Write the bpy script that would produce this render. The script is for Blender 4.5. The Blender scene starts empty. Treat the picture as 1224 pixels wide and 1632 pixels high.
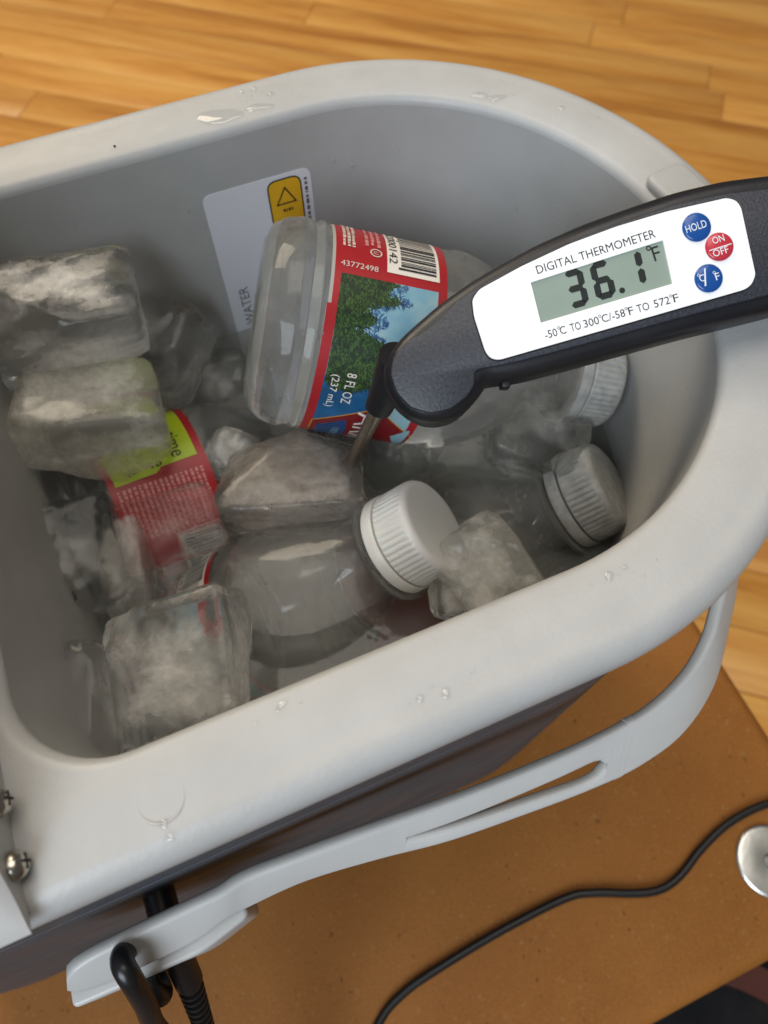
import bpy, bmesh, math, random
from mathutils import Vector, Matrix, Euler, noise

# ------------------------------------------------------------------ camera, world, light
scene = bpy.context.scene
COL = scene.collection
R = math.radians
MM = 0.001

CAM_ROT = Euler((R(26.7708), R(0.0451), R(-23.02)), 'XYZ')
CAM_LOC = Vector((26.4, -110.9, 132.0))            # millimetres; the rim top is z = 0
cam_data = bpy.data.cameras.new('camera')
cam = bpy.data.objects.new('camera', cam_data)
COL.objects.link(cam)
cam.location = CAM_LOC * MM
cam.rotation_euler = CAM_ROT
cam_data.sensor_fit = 'VERTICAL'
cam_data.sensor_height = 4.8
cam_data.lens = 4.8 * 1183.3 / 1632.0
cam_data.clip_start = 0.004
cam_data.clip_end = 50
cam_data.dof.use_dof = True
cam_data.dof.focus_distance = 0.168
cam_data.dof.aperture_fstop = 2.3
scene.camera = cam

world = bpy.data.worlds.new('World')
scene.world = world
world.use_nodes = True
bg = world.node_tree.nodes['Background']
bg.inputs['Color'].default_value = (1.0, 0.93, 0.84, 1)
bg.inputs['Strength'].default_value = 0.11


def area_light(name, loc, target, size, size_y, power, color):
    ld = bpy.data.lights.new(name, 'AREA')
    ld.shape = 'RECTANGLE'
    ld.size = size
    ld.size_y = size_y
    ld.energy = power
    ld.color = color
    o = bpy.data.objects.new(name, ld)
    COL.objects.link(o)
    o.location = loc
    d = Vector(target) - Vector(loc)
    o.rotation_euler = d.to_track_quat('-Z', 'Y').to_euler()
    return o


area_light('window_light', (-0.95, -1.10, 1.05), (0.06, 0.0, -0.02), 1.1, 1.1, 33.0, (0.80, 0.90, 1.0))
area_light('overhead_fill', (0.25, 0.35, 1.9), (0.1, 0.05, 0.0), 1.3, 1.3, 19.0, (1.0, 0.93, 0.84))  # added overhead fill, gives ice, bottles and water something bright to reflect
area_light('floor_fill', (-0.25, 1.55, 1.2), (0.45, 0.75, -0.49), 1.0, 1.0, 26.0, (1.0, 0.86, 0.66))  # added fill aimed down at the far floor to brighten the wood

scene.render.engine = 'CYCLES'
cy = scene.cycles
cy.max_bounces = 14
cy.diffuse_bounces = 5
cy.glossy_bounces = 6
cy.transmission_bounces = 12
cy.transparent_max_bounces = 16
cy.caustics_reflective = False
cy.caustics_refractive = True
cy.blur_glossy = 1.0
cy.sample_clamp_indirect = 3.0
try:
    cy.use_denoising = True
    cy.denoiser = 'OPENIMAGEDENOISE'
except Exception:
    pass
vs = scene.view_settings
vs.view_transform = 'Standard'
vs.look = 'None'
vs.exposure = -0.1
vs.gamma = 1.0
vs.use_curve_mapping = False
rnd = random.Random(7)

# ------------------------------------------------------------------ materials


class NT:
    def __init__(self, name):
        self.m = bpy.data.materials.new(name)
        self.m.use_nodes = True
        self.t = self.m.node_tree
        self.out = self.t.nodes['Material Output']
        self.p = self.t.nodes['Principled BSDF']

    def n(self, typ, **kw):
        nd = self.t.nodes.new(typ)
        for k, v in kw.items():
            setattr(nd, k, v)
        return nd

    def l(self, a, b):
        self.t.links.new(a, b)

    def set(self, **kw):
        for k, v in kw.items():
            k = k.replace('_', ' ')
            for key in self.p.inputs.keys():
                if key.lower() == k.lower():
                    if isinstance(v, tuple) and len(v) == 3:
                        v = (*v, 1)
                    self.p.inputs[key].default_value = v
        return self

    def coord(self, kind='Object', scale=(1, 1, 1), rot=(0, 0, 0)):
        tc = self.n('ShaderNodeTexCoord')
        mp = self.n('ShaderNodeMapping')
        mp.inputs['Scale'].default_value = scale
        mp.inputs['Rotation'].default_value = rot
        self.l(tc.outputs[kind], mp.inputs['Vector'])
        return mp.outputs['Vector']

    def noise(self, vec, scale, detail=4, rough=0.5, dist=0.0):
        nz = self.n('ShaderNodeTexNoise')
        nz.inputs['Scale'].default_value = scale
        nz.inputs['Detail'].default_value = detail
        nz.inputs['Roughness'].default_value = rough
        nz.inputs['Distortion'].default_value = dist
        if vec is not None:
            self.l(vec, nz.inputs['Vector'])
        return nz.outputs['Fac']

    def ramp(self, fac, stops):
        r = self.n('ShaderNodeValToRGB')
        el = r.color_ramp.elements
        while len(el) < len(stops):
            el.new(0.5)
        for e, (pos, c) in zip(el, stops):
            e.position = pos
            e.color = (*c, 1) if len(c) == 3 else c
        self.l(fac, r.inputs['Fac'])
        return r.outputs['Color']

    def bump(self, height, strength=0.2, dist=0.0005):
        b = self.n('ShaderNodeBump')
        b.inputs['Strength'].default_value = strength
        b.inputs['Distance'].default_value = dist
        self.l(height, b.inputs['Height'])
        self.l(b.outputs['Normal'], self.p.inputs['Normal'])
        return b.outputs['Normal']


MAT = {}


def plain(name, col, rough=0.5, spec=0.5, metal=0.0, bump=None, var=0.0, **kw):
    t = NT(name).set(Base_Color=col, Roughness=rough, Metallic=metal, **kw)
    t.p.inputs['Specular IOR Level'].default_value = spec
    v = t.coord()
    if var:
        f = t.noise(v, 60, 5, 0.6)
        lo = tuple(c * (1 - var) for c in col)
        hi = tuple(min(1, c * (1 + var)) for c in col)
        t.l(t.ramp(f, [(0.3, lo), (0.7, hi)]), t.p.inputs['Base Color'])
    if bump:
        sc, st, di = bump
        t.bump(t.noise(v, sc, 3, 0.6), st, di)
        if not metal:
            t.l(t.ramp(t.noise(v, 28, 6, 0.65, 0.5), [(0.3, (rough * 0.75,) * 3), (0.7, (min(1, rough * 1.35),) * 3)]), t.p.inputs['Roughness'])
    MAT[name] = t.m
    return t.m


plain('rim_plastic', (0.45, 0.447, 0.437), 0.42, 0.4, bump=(900, 0.25, 0.0003), var=0.05)
plain('liner_plastic', (0.41, 0.408, 0.395), 0.38, 0.4, bump=(500, 0.12, 0.0002), var=0.05)
plain('housing_plastic', (0.50, 0.49, 0.475), 0.45, 0.4, bump=(900, 0.12, 0.0002), var=0.03)
plain('body_plastic', (0.078, 0.086, 0.098), 0.5, 0.3, bump=(700, 0.12, 0.0002), var=0.15)
plain('handle_plastic', (0.55, 0.545, 0.53), 0.36, 0.5, bump=(900, 0.15, 0.0002), var=0.04)
plain('black_rubber', (0.010, 0.010, 0.011), 0.36, 0.5, bump=(600, 0.1, 0.0002))
plain('gasket_black', (0.008, 0.008, 0.009), 0.3, 0.5)
plain('steel', (0.50, 0.46, 0.40), 0.24, 0.5, 1.0, bump=(300, 0.1, 0.0002))
plain('probe_steel', (0.42, 0.37, 0.30), 0.33, 0.5, 1.0, bump=(400, 0.15, 0.0002))
plain('zinc', (0.72, 0.72, 0.68), 0.33, 0.5, 1.0, bump=(130, 0.25, 0.0004), var=0.2)
plain('zinc_dark', (0.20, 0.20, 0.19), 0.45, 0.5, 1.0)
plain('sticker_white', (0.70, 0.70, 0.74), 0.4, 0.4)
plain('ink_black', (0.018, 0.018, 0.018), 0.5, 0.3)
plain('ink_grey', (0.10, 0.10, 0.10), 0.5, 0.3)
plain('warning_yellow', (0.72, 0.40, 0.02), 0.45, 0.3)
plain('face_white', (0.93, 0.94, 0.95), 0.25, 0.4)
plain('lcd_green', (0.27, 0.335, 0.285), 0.22, 0.5, var=0.05)
plain('lcd_ink', (0.016, 0.022, 0.022), 0.4, 0.3)
plain('lcd_bezel', (0.05, 0.06, 0.06), 0.4, 0.3)
plain('button_blue', (0.010, 0.075, 0.30), 0.22, 0.5)
plain('button_red', (0.52, 0.035, 0.055), 0.22, 0.5)
plain('button_ink', (0.78, 0.82, 0.86), 0.4, 0.3)
plain('label_red', (0.36, 0.014, 0.020), 0.38, 0.4, var=0.08)
plain('label_dark_red', (0.19, 0.010, 0.014), 0.38, 0.4)
plain('label_lime', (0.40, 0.52, 0.015), 0.38, 0.4)
plain('label_pink', (0.62, 0.24, 0.23), 0.45, 0.3)
plain('label_white', (0.74, 0.69, 0.62), 0.45, 0.3)
plain('label_cream', (0.62, 0.55, 0.48), 0.45, 0.3)
plain('label_reverse', (0.40, 0.38, 0.35), 0.5, 0.3)
plain('label_gold', (0.62, 0.30, 0.02), 0.45, 0.3)
plain('label_blue', (0.012, 0.10, 0.24), 0.4, 0.4, var=0.5)
plain('label_deep_blue', (0.010, 0.05, 0.16), 0.4, 0.4, var=0.3)
plain('label_pale_blue', (0.25, 0.42, 0.50), 0.4, 0.4)
plain('bag_black', (0.006, 0.006, 0.007), 0.8, 0.3, bump=(300, 0.4, 0.001))
plain('band_pink', (0.085, 0.028, 0.02), 0.75, 0.2)
plain('dirt', (0.05, 0.045, 0.035), 0.9, 0.1)
plain('leg_wood', (0.20, 0.10, 0.04), 0.5, 0.4, var=0.2)

t = NT('thermometer_plastic').set(Roughness=0.45)
v = t.coord()
t.l(t.ramp(t.noise(v, 1400, 2, 0.7), [(0.35, (0.022, 0.024, 0.032)), (0.75, (0.046, 0.050, 0.066))]), t.p.inputs['Base Color'])
t.bump(t.noise(v, 1600, 2, 0.6), 0.35, 0.0003)
MAT['thermometer_plastic'] = t.m
plain('thermometer_side', (0.009, 0.009, 0.012), 0.38, 0.5, bump=(900, 0.15, 0.0002))

# sky print on the label
t = NT('label_sky').set(Roughness=0.4)
v = t.coord()
t.l(t.ramp(t.noise(v, 45, 4, 0.6), [(0.3, (0.11, 0.30, 0.43)), (0.5, (0.26, 0.42, 0.48)), (0.7, (0.52, 0.50, 0.44))]), t.p.inputs['Base Color'])
MAT['label_sky'] = t.m
for nm, a, b in (('print_tree_dark', (0.003, 0.012, 0.003), (0.012, 0.038, 0.008)),
                 ('print_tree_light', (0.012, 0.05, 0.006), (0.06, 0.13, 0.018)),
                 ('print_tree_blue', (0.008, 0.04, 0.12), (0.05, 0.14, 0.30))):
    t = NT(nm).set(Roughness=0.45)
    t.l(t.ramp(t.noise(t.coord(), 500, 3, 0.7), [(0.35, a), (0.65, b)]), t.p.inputs['Base Color'])
    MAT[nm] = t.m

# clear bottle wall with the water in it: refracting, with patches of condensation
for bname, flo, fhi in (('bottle_clear', 0.01, 0.07), ('bottle_hazy', 0.07, 0.20), ('bottle_fogged', 0.16, 0.32)):
    t = NT(bname).set(Base_Color=(0.96, 0.975, 0.965), Roughness=0.02, IOR=1.33)
    t.p.inputs['Transmission Weight'].default_value = 1.0
    v = t.coord()
    fog = t.n('ShaderNodeBsdfPrincipled')
    fog.inputs['Base Color'].default_value = (0.55, 0.54, 0.51, 1)
    fog.inputs['Roughness'].default_value = 0.35
    mx = t.n('ShaderNodeMixShader')
    t.l(t.ramp(t.noise(v, 38, 5, 0.6), [(0.34, (flo,) * 3), (0.66, (fhi,) * 3)]), mx.inputs['Fac'])
    thru = t.n('ShaderNodeBsdfTransparent')
    thru.inputs['Color'].default_value = (0.95, 0.96, 0.95, 1)
    ms = t.n('ShaderNodeMixShader')
    ms.inputs['Fac'].default_value = 0.22
    t.l(t.p.outputs[0], ms.inputs[1])
    t.l(thru.outputs[0], ms.inputs[2])
    t.l(ms.outputs[0], mx.inputs[1])
    t.l(fog.outputs[0], mx.inputs[2])
    t.l(mx.outputs[0], t.out.inputs['Surface'])
    t.bump(t.noise(v, 90, 3, 0.5), 0.12, 0.0015)
    MAT[bname] = t.m


def ice_mat(name, cover, tint, rough, thru_f, base, peak, bscale=42):
    """clear refracting ice; cover = how much of the skin is frosted white in broken patches"""
    t = NT(name).set(Base_Color=(0.98, 0.985, 0.98), IOR=1.31, Roughness=rough)
    t.p.inputs['Transmission Weight'].default_value = 1.0
    oi = t.n('ShaderNodeObjectInfo')
    tc = t.n('ShaderNodeTexCoord')
    add = t.n('ShaderNodeVectorMath', operation='ADD')
    cx = t.n('ShaderNodeCombineXYZ')
    for i in range(3):
        t.l(oi.outputs['Random'], cx.inputs[i])
    t.l(tc.outputs['Object'], add.inputs[0])
    t.l(cx.outputs[0], add.inputs[1])
    v = add.outputs[0]
    milk = t.n('ShaderNodeBsdfPrincipled')
    milk.inputs['Roughness'].default_value = 0.22
    col = t.ramp(t.noise(v, 260, 6, 0.7), [(0.3, tuple(c * 0.92 for c in tint)), (0.7, tint)])
    t.l(col, milk.inputs['Base Color'])
    trn = t.n('ShaderNodeBsdfTranslucent')
    t.l(col, trn.inputs['Color'])
    mk = t.n('ShaderNodeMixShader')
    mk.inputs['Fac'].default_value = 0.42
    t.l(milk.outputs[0], mk.inputs[1])
    t.l(trn.outputs[0], mk.inputs[2])
    # how near to a cube edge: the middle one of the three box coordinates
    sx = t.n('ShaderNodeSeparateXYZ')
    rm = t.n('ShaderNodeVectorMath', operation='MULTIPLY_ADD')
    rm.inputs[1].default_value = (2, 2, 2)
    rm.inputs[2].default_value = (-1, -1, -1)
    t.l(tc.outputs['Generated'], rm.inputs[0])
    ab = t.n('ShaderNodeVectorMath', operation='ABSOLUTE')
    t.l(rm.outputs[0], ab.inputs[0])
    t.l(ab.outputs[0], sx.inputs[0])

    def mth(op, a, b):
        n_ = t.n('ShaderNodeMath', operation=op)
        for k_, q_ in enumerate((a, b)):
            if isinstance(q_, float):
                n_.inputs[k_].default_value = q_
            else:
                t.l(q_, n_.inputs[k_])
        return n_.outputs[0]

    X, Y, Z_ = sx.outputs[0], sx.outputs[1], sx.outputs[2]
    mx3 = mth('MAXIMUM', mth('MAXIMUM', X, Y), Z_)
    mn3 = mth('MINIMUM', mth('MINIMUM', X, Y), Z_)
    mid = mth('SUBTRACT', mth('SUBTRACT', mth('ADD', mth('ADD', X, Y), Z_), mx3), mn3)
    wob = mth('MULTIPLY', mth('SUBTRACT', t.noise(v, bscale, 6, 0.62, 0.6), 0.5), 1.9)
    rim_ = mth('ADD', mid, wob)
    f1 = t.ramp(rim_, [(cover - 0.22, (1, 1, 1)), (cover + 0.30, (0, 0, 0))])
    f2 = t.ramp(t.noise(v, bscale * 8.5, 6, 0.66), [(0.30, (0.58,) * 3), (0.68, (1.0,) * 3)])
    ma_ = mth('MULTIPLY', mth('MULTIPLY', f1, f2), float(peak))
    ma = t.n('ShaderNodeMath', operation='MAXIMUM')
    t.l(ma_, ma.inputs[0])
    ma.inputs[1].default_value = base
    thru = t.n('ShaderNodeBsdfTransparent')
    thru.inputs['Color'].default_value = (0.97, 0.975, 0.97, 1)
    ms = t.n('ShaderNodeMixShader')
    ms.inputs['Fac'].default_value = thru_f
    t.l(t.p.outputs[0], ms.inputs[1])
    t.l(thru.outputs[0], ms.inputs[2])
    mx = t.n('ShaderNodeMixShader')
    t.l(ma.outputs[0], mx.inputs['Fac'])
    t.l(ms.outputs[0], mx.inputs[1])
    t.l(mk.outputs[0], mx.inputs[2])
    t.l(mx.outputs[0], t.out.inputs['Surface'])
    nrm = t.bump(t.noise(v, 150, 5, 0.55), 0.30, 0.0012)
    t.l(nrm, milk.inputs['Normal'])
    MAT[name] = t.m


ice_mat('ice_clear', 0.46, (1.0, 0.98, 0.94), 0.0, 0.16, 0.03, 0.74)
ice_mat('ice_cloudy', 0.62, (0.98, 0.95, 0.88), 0.01, 0.16, 0.20, 0.72)
ice_mat('ice_dim', 0.30, (0.88, 0.88, 0.84), 0.0, 0.22, 0.02, 0.38)
ice_mat('ice_grey', 0.80, (0.60, 0.53, 0.46), 0.02, 0.12, 0.12, 0.70)
ice_mat('ice_glass', 0.10, (0.97, 0.95, 0.90), 0.0, 0.60, 0.03, 0.16)

# trapped air inside a cube: veils and bubbles, dense in their middle, open at their edges
for nm, lo, hi, cc in (('ice_air', 0.0, 0.95, (0.93, 0.90, 0.83)), ('ice_air_thin', 0.0, 0.5, (0.80, 0.79, 0.75))):
    t = NT(nm)
    at_ = t.n('ShaderNodeAttribute')
    at_.attribute_name = 'density'
    dfz = t.n('ShaderNodeBsdfDiffuse')
    dfz.inputs['Color'].default_value = (*cc, 1)
    tlz = t.n('ShaderNodeBsdfTranslucent')
    tlz.inputs['Color'].default_value = (*cc, 1)
    mz = t.n('ShaderNodeMixShader')
    mz.inputs['Fac'].default_value = 0.5
    t.l(dfz.outputs[0], mz.inputs[1])
    t.l(tlz.outputs[0], mz.inputs[2])
    tpz = t.n('ShaderNodeBsdfTransparent')
    mo = t.n('ShaderNodeMixShader')
    nf = t.noise(t.coord(), 160, 7, 0.72, 0.8)
    op = t.ramp(nf, [(0.40, (lo,) * 3), (0.60, (hi,) * 3)])
    ml = t.n('ShaderNodeMath', operation='MULTIPLY')
    t.l(op, ml.inputs[0])
    t.l(at_.outputs['Fac'], ml.inputs[1])
    t.l(ml.outputs[0], mo.inputs['Fac'])
    t.l(tpz.outputs[0], mo.inputs[1])
    t.l(mz.outputs[0], mo.inputs[2])
    t.l(mo.outputs[0], t.out.inputs['Surface'])
    MAT[nm] = t.m

# water: a surface you look through
t = NT('water')
v = t.coord()
gl = t.n('ShaderNodeBsdfGlossy')
gl.inputs['Roughness'].default_value = 0.03
tr = t.n('ShaderNodeBsdfTransparent')
tr.inputs['Color'].default_value = (0.74, 0.76, 0.73, 1)
df = t.n('ShaderNodeBsdfDiffuse')
df.inputs['Color'].default_value = (0.50, 0.50, 0.47, 1)
fr = t.n('ShaderNodeFresnel')
fr.inputs['IOR'].default_value = 1.33
bp = t.n('ShaderNodeBump')
bp.inputs['Strength'].default_value = 0.4
bp.inputs['Distance'].default_value = 0.004
t.l(t.noise(v, 55, 3, 0.5), bp.inputs['Height'])
t.l(bp.outputs[0], gl.inputs['Normal'])
t.l(bp.outputs[0], fr.inputs['Normal'])
m1 = t.n('ShaderNodeMixShader')
m1.inputs['Fac'].default_value = 0.22
t.l(tr.outputs[0], m1.inputs[1])
t.l(df.outputs[0], m1.inputs[2])
m2 = t.n('ShaderNodeMixShader')
t.l(fr.outputs[0], m2.inputs['Fac'])
t.l(m1.outputs[0], m2.inputs[1])
t.l(gl.outputs[0], m2.inputs[2])
t.l(m2.outputs[0], t.out.inputs['Surface'])
MAT['water'] = t.m

t = NT('drop_water')
gl = t.n('ShaderNodeBsdfGlossy')
gl.inputs['Roughness'].default_value = 0.04
tr = t.n('ShaderNodeBsdfTransparent')
tr.inputs['Color'].default_value = (0.985, 0.985, 0.985, 1)
fr = t.n('ShaderNodeFresnel')
fr.inputs['IOR'].default_value = 1.5
m1 = t.n('ShaderNodeMixShader')
m1.inputs['Fac'].default_value = 0.07
t.l(tr.outputs[0], m1.inputs[1])
t.l(gl.outputs[0], m1.inputs[2])
t.l(m1.outputs[0], t.out.inputs['Surface'])
MAT['drop_water'] = t.m
t = NT('bubble').set(Base_Color=(0.8, 0.82, 0.82), Roughness=0.08)
tr = t.n('ShaderNodeBsdfTransparent')
m1 = t.n('ShaderNodeMixShader')
m1.inputs['Fac'].default_value = 0.16
t.l(tr.outputs[0], m1.inputs[1])
t.l(t.p.outputs[0], m1.inputs[2])
t.l(m1.outputs[0], t.out.inputs['Surface'])
MAT['bubble'] = t.m

t = NT('bottle_air').set(Base_Color=(1, 1, 1), Roughness=0.0, IOR=0.752)
t.p.inputs['Transmission Weight'].default_value = 1.0
MAT['bottle_air'] = t.m

# bottle caps: translucent white
t = NT('cap_white').set(Base_Color=(0.74, 0.73, 0.70), Roughness=0.35)
t.p.inputs['Subsurface Weight'].default_value = 0.25
t.p.inputs['Subsurface Scale'].default_value = 0.003
t.bump(t.noise(t.coord(), 500, 3, 0.6), 0.12, 0.0003)
MAT['cap_white'] = t.m
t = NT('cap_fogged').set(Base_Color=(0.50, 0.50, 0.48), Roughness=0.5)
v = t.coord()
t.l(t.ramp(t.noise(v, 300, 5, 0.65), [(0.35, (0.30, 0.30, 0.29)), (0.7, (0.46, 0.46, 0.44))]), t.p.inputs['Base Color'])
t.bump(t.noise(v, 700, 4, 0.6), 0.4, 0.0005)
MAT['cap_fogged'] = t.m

# fibreboard
t = NT('fibreboard').set(Roughness=0.62)
t.p.inputs['Specular IOR Level'].default_value = 0.25
v = t.coord()
base = t.ramp(t.noise(v, 14, 6, 0.6), [(0.3, (0.26, 0.095, 0.017)), (0.7, (0.335, 0.130, 0.026))])
sp = t.ramp(t.noise(v, 420, 2, 0.5), [(0.66, (0, 0, 0)), (0.73, (1, 1, 1))])
dk = t.ramp(t.noise(t.coord(scale=(1.3, 1, 1)), 300, 2, 0.5), [(0.70, (0, 0, 0)), (0.76, (1, 1, 1))])
mA = t.n('ShaderNodeMixRGB')
mA.inputs['Color2'].default_value = (0.33, 0.165, 0.05, 1)
t.l(sp, mA.inputs['Fac'])
t.l(base, mA.inputs['Color1'])
mB = t.n('ShaderNodeMixRGB')
mB.inputs['Color2'].default_value = (0.12, 0.045, 0.012, 1)
t.l(dk, mB.inputs['Fac'])
t.l(mA.outputs[0], mB.inputs['Color1'])
fine = t.ramp(t.noise(v, 900, 3, 0.7), [(0.3, (0.82, 0.82, 0.82)), (0.7, (1.1, 1.1, 1.1))])
mC = t.n('ShaderNodeMixRGB', blend_type='MULTIPLY')
mC.inputs['Fac'].default_value = 1
t.l(mB.outputs[0], mC.inputs['Color1'])
t.l(fine, mC.inputs['Color2'])
t.l(mC.outputs[0], t.p.inputs['Base Color'])
t.bump(t.noise(v, 800, 3, 0.6), 0.15, 0.0003)
MAT['fibreboard'] = t.m

# strip floor
t = NT('floor_wood').set(Roughness=0.33)
oi = t.n('ShaderNodeObjectInfo')
tc = t.n('ShaderNodeTexCoord')
cx = t.n('ShaderNodeCombineXYZ')
mulr = t.n('ShaderNodeMath', operation='MULTIPLY')
mulr.inputs[1].default_value = 37.0
t.l(oi.outputs['Random'], mulr.inputs[0])
for i in range(3):
    t.l(mulr.outputs[0], cx.inputs[i])
ad = t.n('ShaderNodeVectorMath', operation='ADD')
t.l(tc.outputs['Object'], ad.inputs[0])
t.l(cx.outputs[0], ad.inputs[1])
mp = t.n('ShaderNodeMapping')
mp.inputs['Scale'].default_value = (1.2, 16, 1)
t.l(ad.outputs[0], mp.inputs['Vector'])
g1 = t.noise(mp.outputs[0], 2.2, 5, 0.6, 0.6)
g2 = t.noise(mp.outputs[0], 14, 5, 0.65, 0.3)
mm_ = t.n('ShaderNodeMath', operation='MULTIPLY_ADD')
mm_.inputs[1].default_value = 0.35
t.l(g2, mm_.inputs[0])
t.l(g1, mm_.inputs[2])
grain = t.ramp(mm_.outputs[0], [(0.46, (0.42, 0.175, 0.034)), (0.64, (0.58, 0.275, 0.062)), (0.84, (0.69, 0.385, 0.11))])
tint = t.ramp(oi.outputs['Random'], [(0.0, (0.84, 0.79, 0.70)), (0.5, (0.96, 0.94, 0.88)), (1.0, (1.05, 1.04, 1.0))])
mT = t.n('ShaderNodeMixRGB', blend_type='MULTIPLY')
mT.inputs['Fac'].default_value = 1
t.l(grain, mT.inputs['Color1'])
t.l(tint, mT.inputs['Color2'])
t.l(mT.outputs[0], t.p.inputs['Base Color'])
t.bump(g2, 0.08, 0.001)
MAT['floor_wood'] = t.m
plain('subfloor', (0.10, 0.045, 0.015), 0.8)

# ------------------------------------------------------------------ mesh helpers (millimetres in, metres out)


def mesh(name, verts, faces, smooth=True, sharp=40):
    me = bpy.data.meshes.new(name)
    me.from_pydata([Vector(v) * MM for v in verts], [], faces)
    me.validate()
    bm = bmesh.new()
    bm.from_mesh(me)
    bmesh.ops.recalc_face_normals(bm, faces=bm.faces)
    bm.to_mesh(me)
    bm.free()
    if smooth:
        me.polygons.foreach_set('use_smooth', [True] * len(me.polygons))
        me.set_sharp_from_angle(angle=R(sharp))
    return me


def link(name, me, mat, parent=None, keep=False):
    """keep: the mesh is in world millimetres although the object has a parent"""
    o = bpy.data.objects.new(name, me)
    COL.objects.link(o)
    if mat:
        me.materials.clear()
        me.materials.append(MAT[mat])
    if parent:
        o.parent = parent
        if keep:
            o.matrix_parent_inverse = world_of(parent).inverted()
    return o


def world_of(o):
    m = o.matrix_basis.copy()
    if o.parent:
        m = world_of(o.parent) @ o.matrix_parent_inverse @ m
    return m


def obj(name, verts, faces, mat, parent=None, keep=False, smooth=True, sharp=40):
    return link(name, mesh(name, verts, faces, smooth, sharp), mat, parent, keep)


def empty(name, loc_mm, rot=None):
    e = bpy.data.objects.new(name, None)
    COL.objects.link(e)
    e.empty_display_size = 0.01
    if rot is not None:
        e.matrix_basis = Matrix.Translation(Vector(loc_mm) * MM) @ rot.to_4x4()
    else:
        e.location = Vector(loc_mm) * MM
    return e


def tag(o, label, cat, group=None, kind=None):
    o['label'] = label
    o['category'] = cat
    if group:
        o['group'] = group
    if kind:
        o['kind'] = kind
    return o


def bridge(loops, closed=True, cap0=False, cap1=False):
    """loops: lists of equal length -> verts, faces"""
    n = len(loops[0])
    V = [p for lp in loops for p in lp]
    F = []
    for i in range(len(loops) - 1):
        a, b = i * n, (i + 1) * n
        for j in range(n if closed else n - 1):
            k = (j + 1) % n
            F.append((a + j, a + k, b + k, b + j))
    if cap0:
        F.append(tuple(range(n))[::-1])
    if cap1:
        F.append(tuple(range((len(loops) - 1) * n, len(loops) * n)))
    return V, F


def lathe(profile, seg=64, flute=None):
    loops = []
    for (r, z) in profile:
        lp = []
        for k in range(seg):
            a = 2 * math.pi * k / seg
            lp.append((r * math.cos(a), r * math.sin(a), z))
        loops.append(lp)
    return bridge(loops, True, profile[0][0] > 1e-6, profile[-1][0] > 1e-6)


def catmull(pts, per=8):
    P = [Vector(p) for p in pts]
    P = [P[0] * 2 - P[1]] + P + [P[-1] * 2 - P[-2]]
    out = []
    for i in range(1, len(P) - 2):
        for k in range(per):
            s = k / per
            p0, p1, p2, p3 = P[i - 1], P[i], P[i + 1], P[i + 2]
            out.append(0.5 * ((2 * p1) + (p2 - p0) * s + (2 * p0 - 5 * p1 + 4 * p2 - p3) * s * s + (3 * p1 - p0 - 3 * p2 + p3) * s ** 3))
    out.append(P[-2])
    return out


def tube(pts, rad, seg=14, per=8, smoothpath=True):
    path = catmull(pts, per) if smoothpath else [Vector(p) for p in pts]
    rads = rad if callable(rad) else (lambda s: rad)
    up = Vector((0.13, 0.2, 1)).normalized()
    loops = []
    n = len(path)
    for i, p in enumerate(path):
        d = (path[min(i + 1, n - 1)] - path[max(i - 1, 0)]).normalized()
        x = up.cross(d)
        if x.length < 1e-4:
            x = Vector((1, 0, 0))
        x.normalize()
        y = d.cross(x)
        up = y if abs(y.dot(up)) > 0.2 else up
        r = rads(i / (n - 1))
        loops.append([p + x * (r * math.cos(2 * math.pi * k / seg)) + y * (r * math.sin(2 * math.pi * k / seg)) for k in range(seg)])
    return bridge(loops, True, True, True)


def rounded_poly(pts, rad, seg=5):
    """2D polygon with rounded corners"""
    out = []
    n = len(pts)
    rads = rad if isinstance(rad, (list, tuple)) else [rad] * n
    for i in range(n):
        p = Vector(pts[i])
        a = Vector(pts[i - 1])
        b = Vector(pts[(i + 1) % n])
        r = rads[i]
        da, db = (a - p), (b - p)
        la, lb = da.length, db.length
        da.normalize()
        db.normalize()
        t_ = min(r, la * 0.49, lb * 0.49)
        s, e = p + da * t_, p + db * t_
        if t_ < 1e-6:
            out.append((p.x, p.y))
            continue
        for k in range(seg + 1):
            u = k / seg
            q = s * (1 - u) ** 2 + p * (2 * u * (1 - u)) + e * u * u
            out.append((q.x, q.y))
    return out


def inset2d(poly, d):
    """move a CCW or CW polygon inwards by d (positive shrinks)"""
    n = len(poly)
    area = sum(poly[i][0] * poly[(i + 1) % n][1] - poly[(i + 1) % n][0] * poly[i][1] for i in range(n))
    s = 1 if area > 0 else -1
    out = []
    for i in range(n):
        p, a, b = Vector(poly[i]), Vector(poly[i - 1]), Vector(poly[(i + 1) % n])
        t1, t2 = (p - a), (b - p)
        if t1.length < 1e-7:
            t1 = t2
        if t2.length < 1e-7:
            t2 = t1
        tt = t1.normalized() + t2.normalized()
        if tt.length < 1e-6:
            tt = t1
        tt.normalize()
        nrm = Vector((-tt.y, tt.x)) * s
        out.append((p.x + nrm.x * d, p.y + nrm.y * d))
    return out


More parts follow.
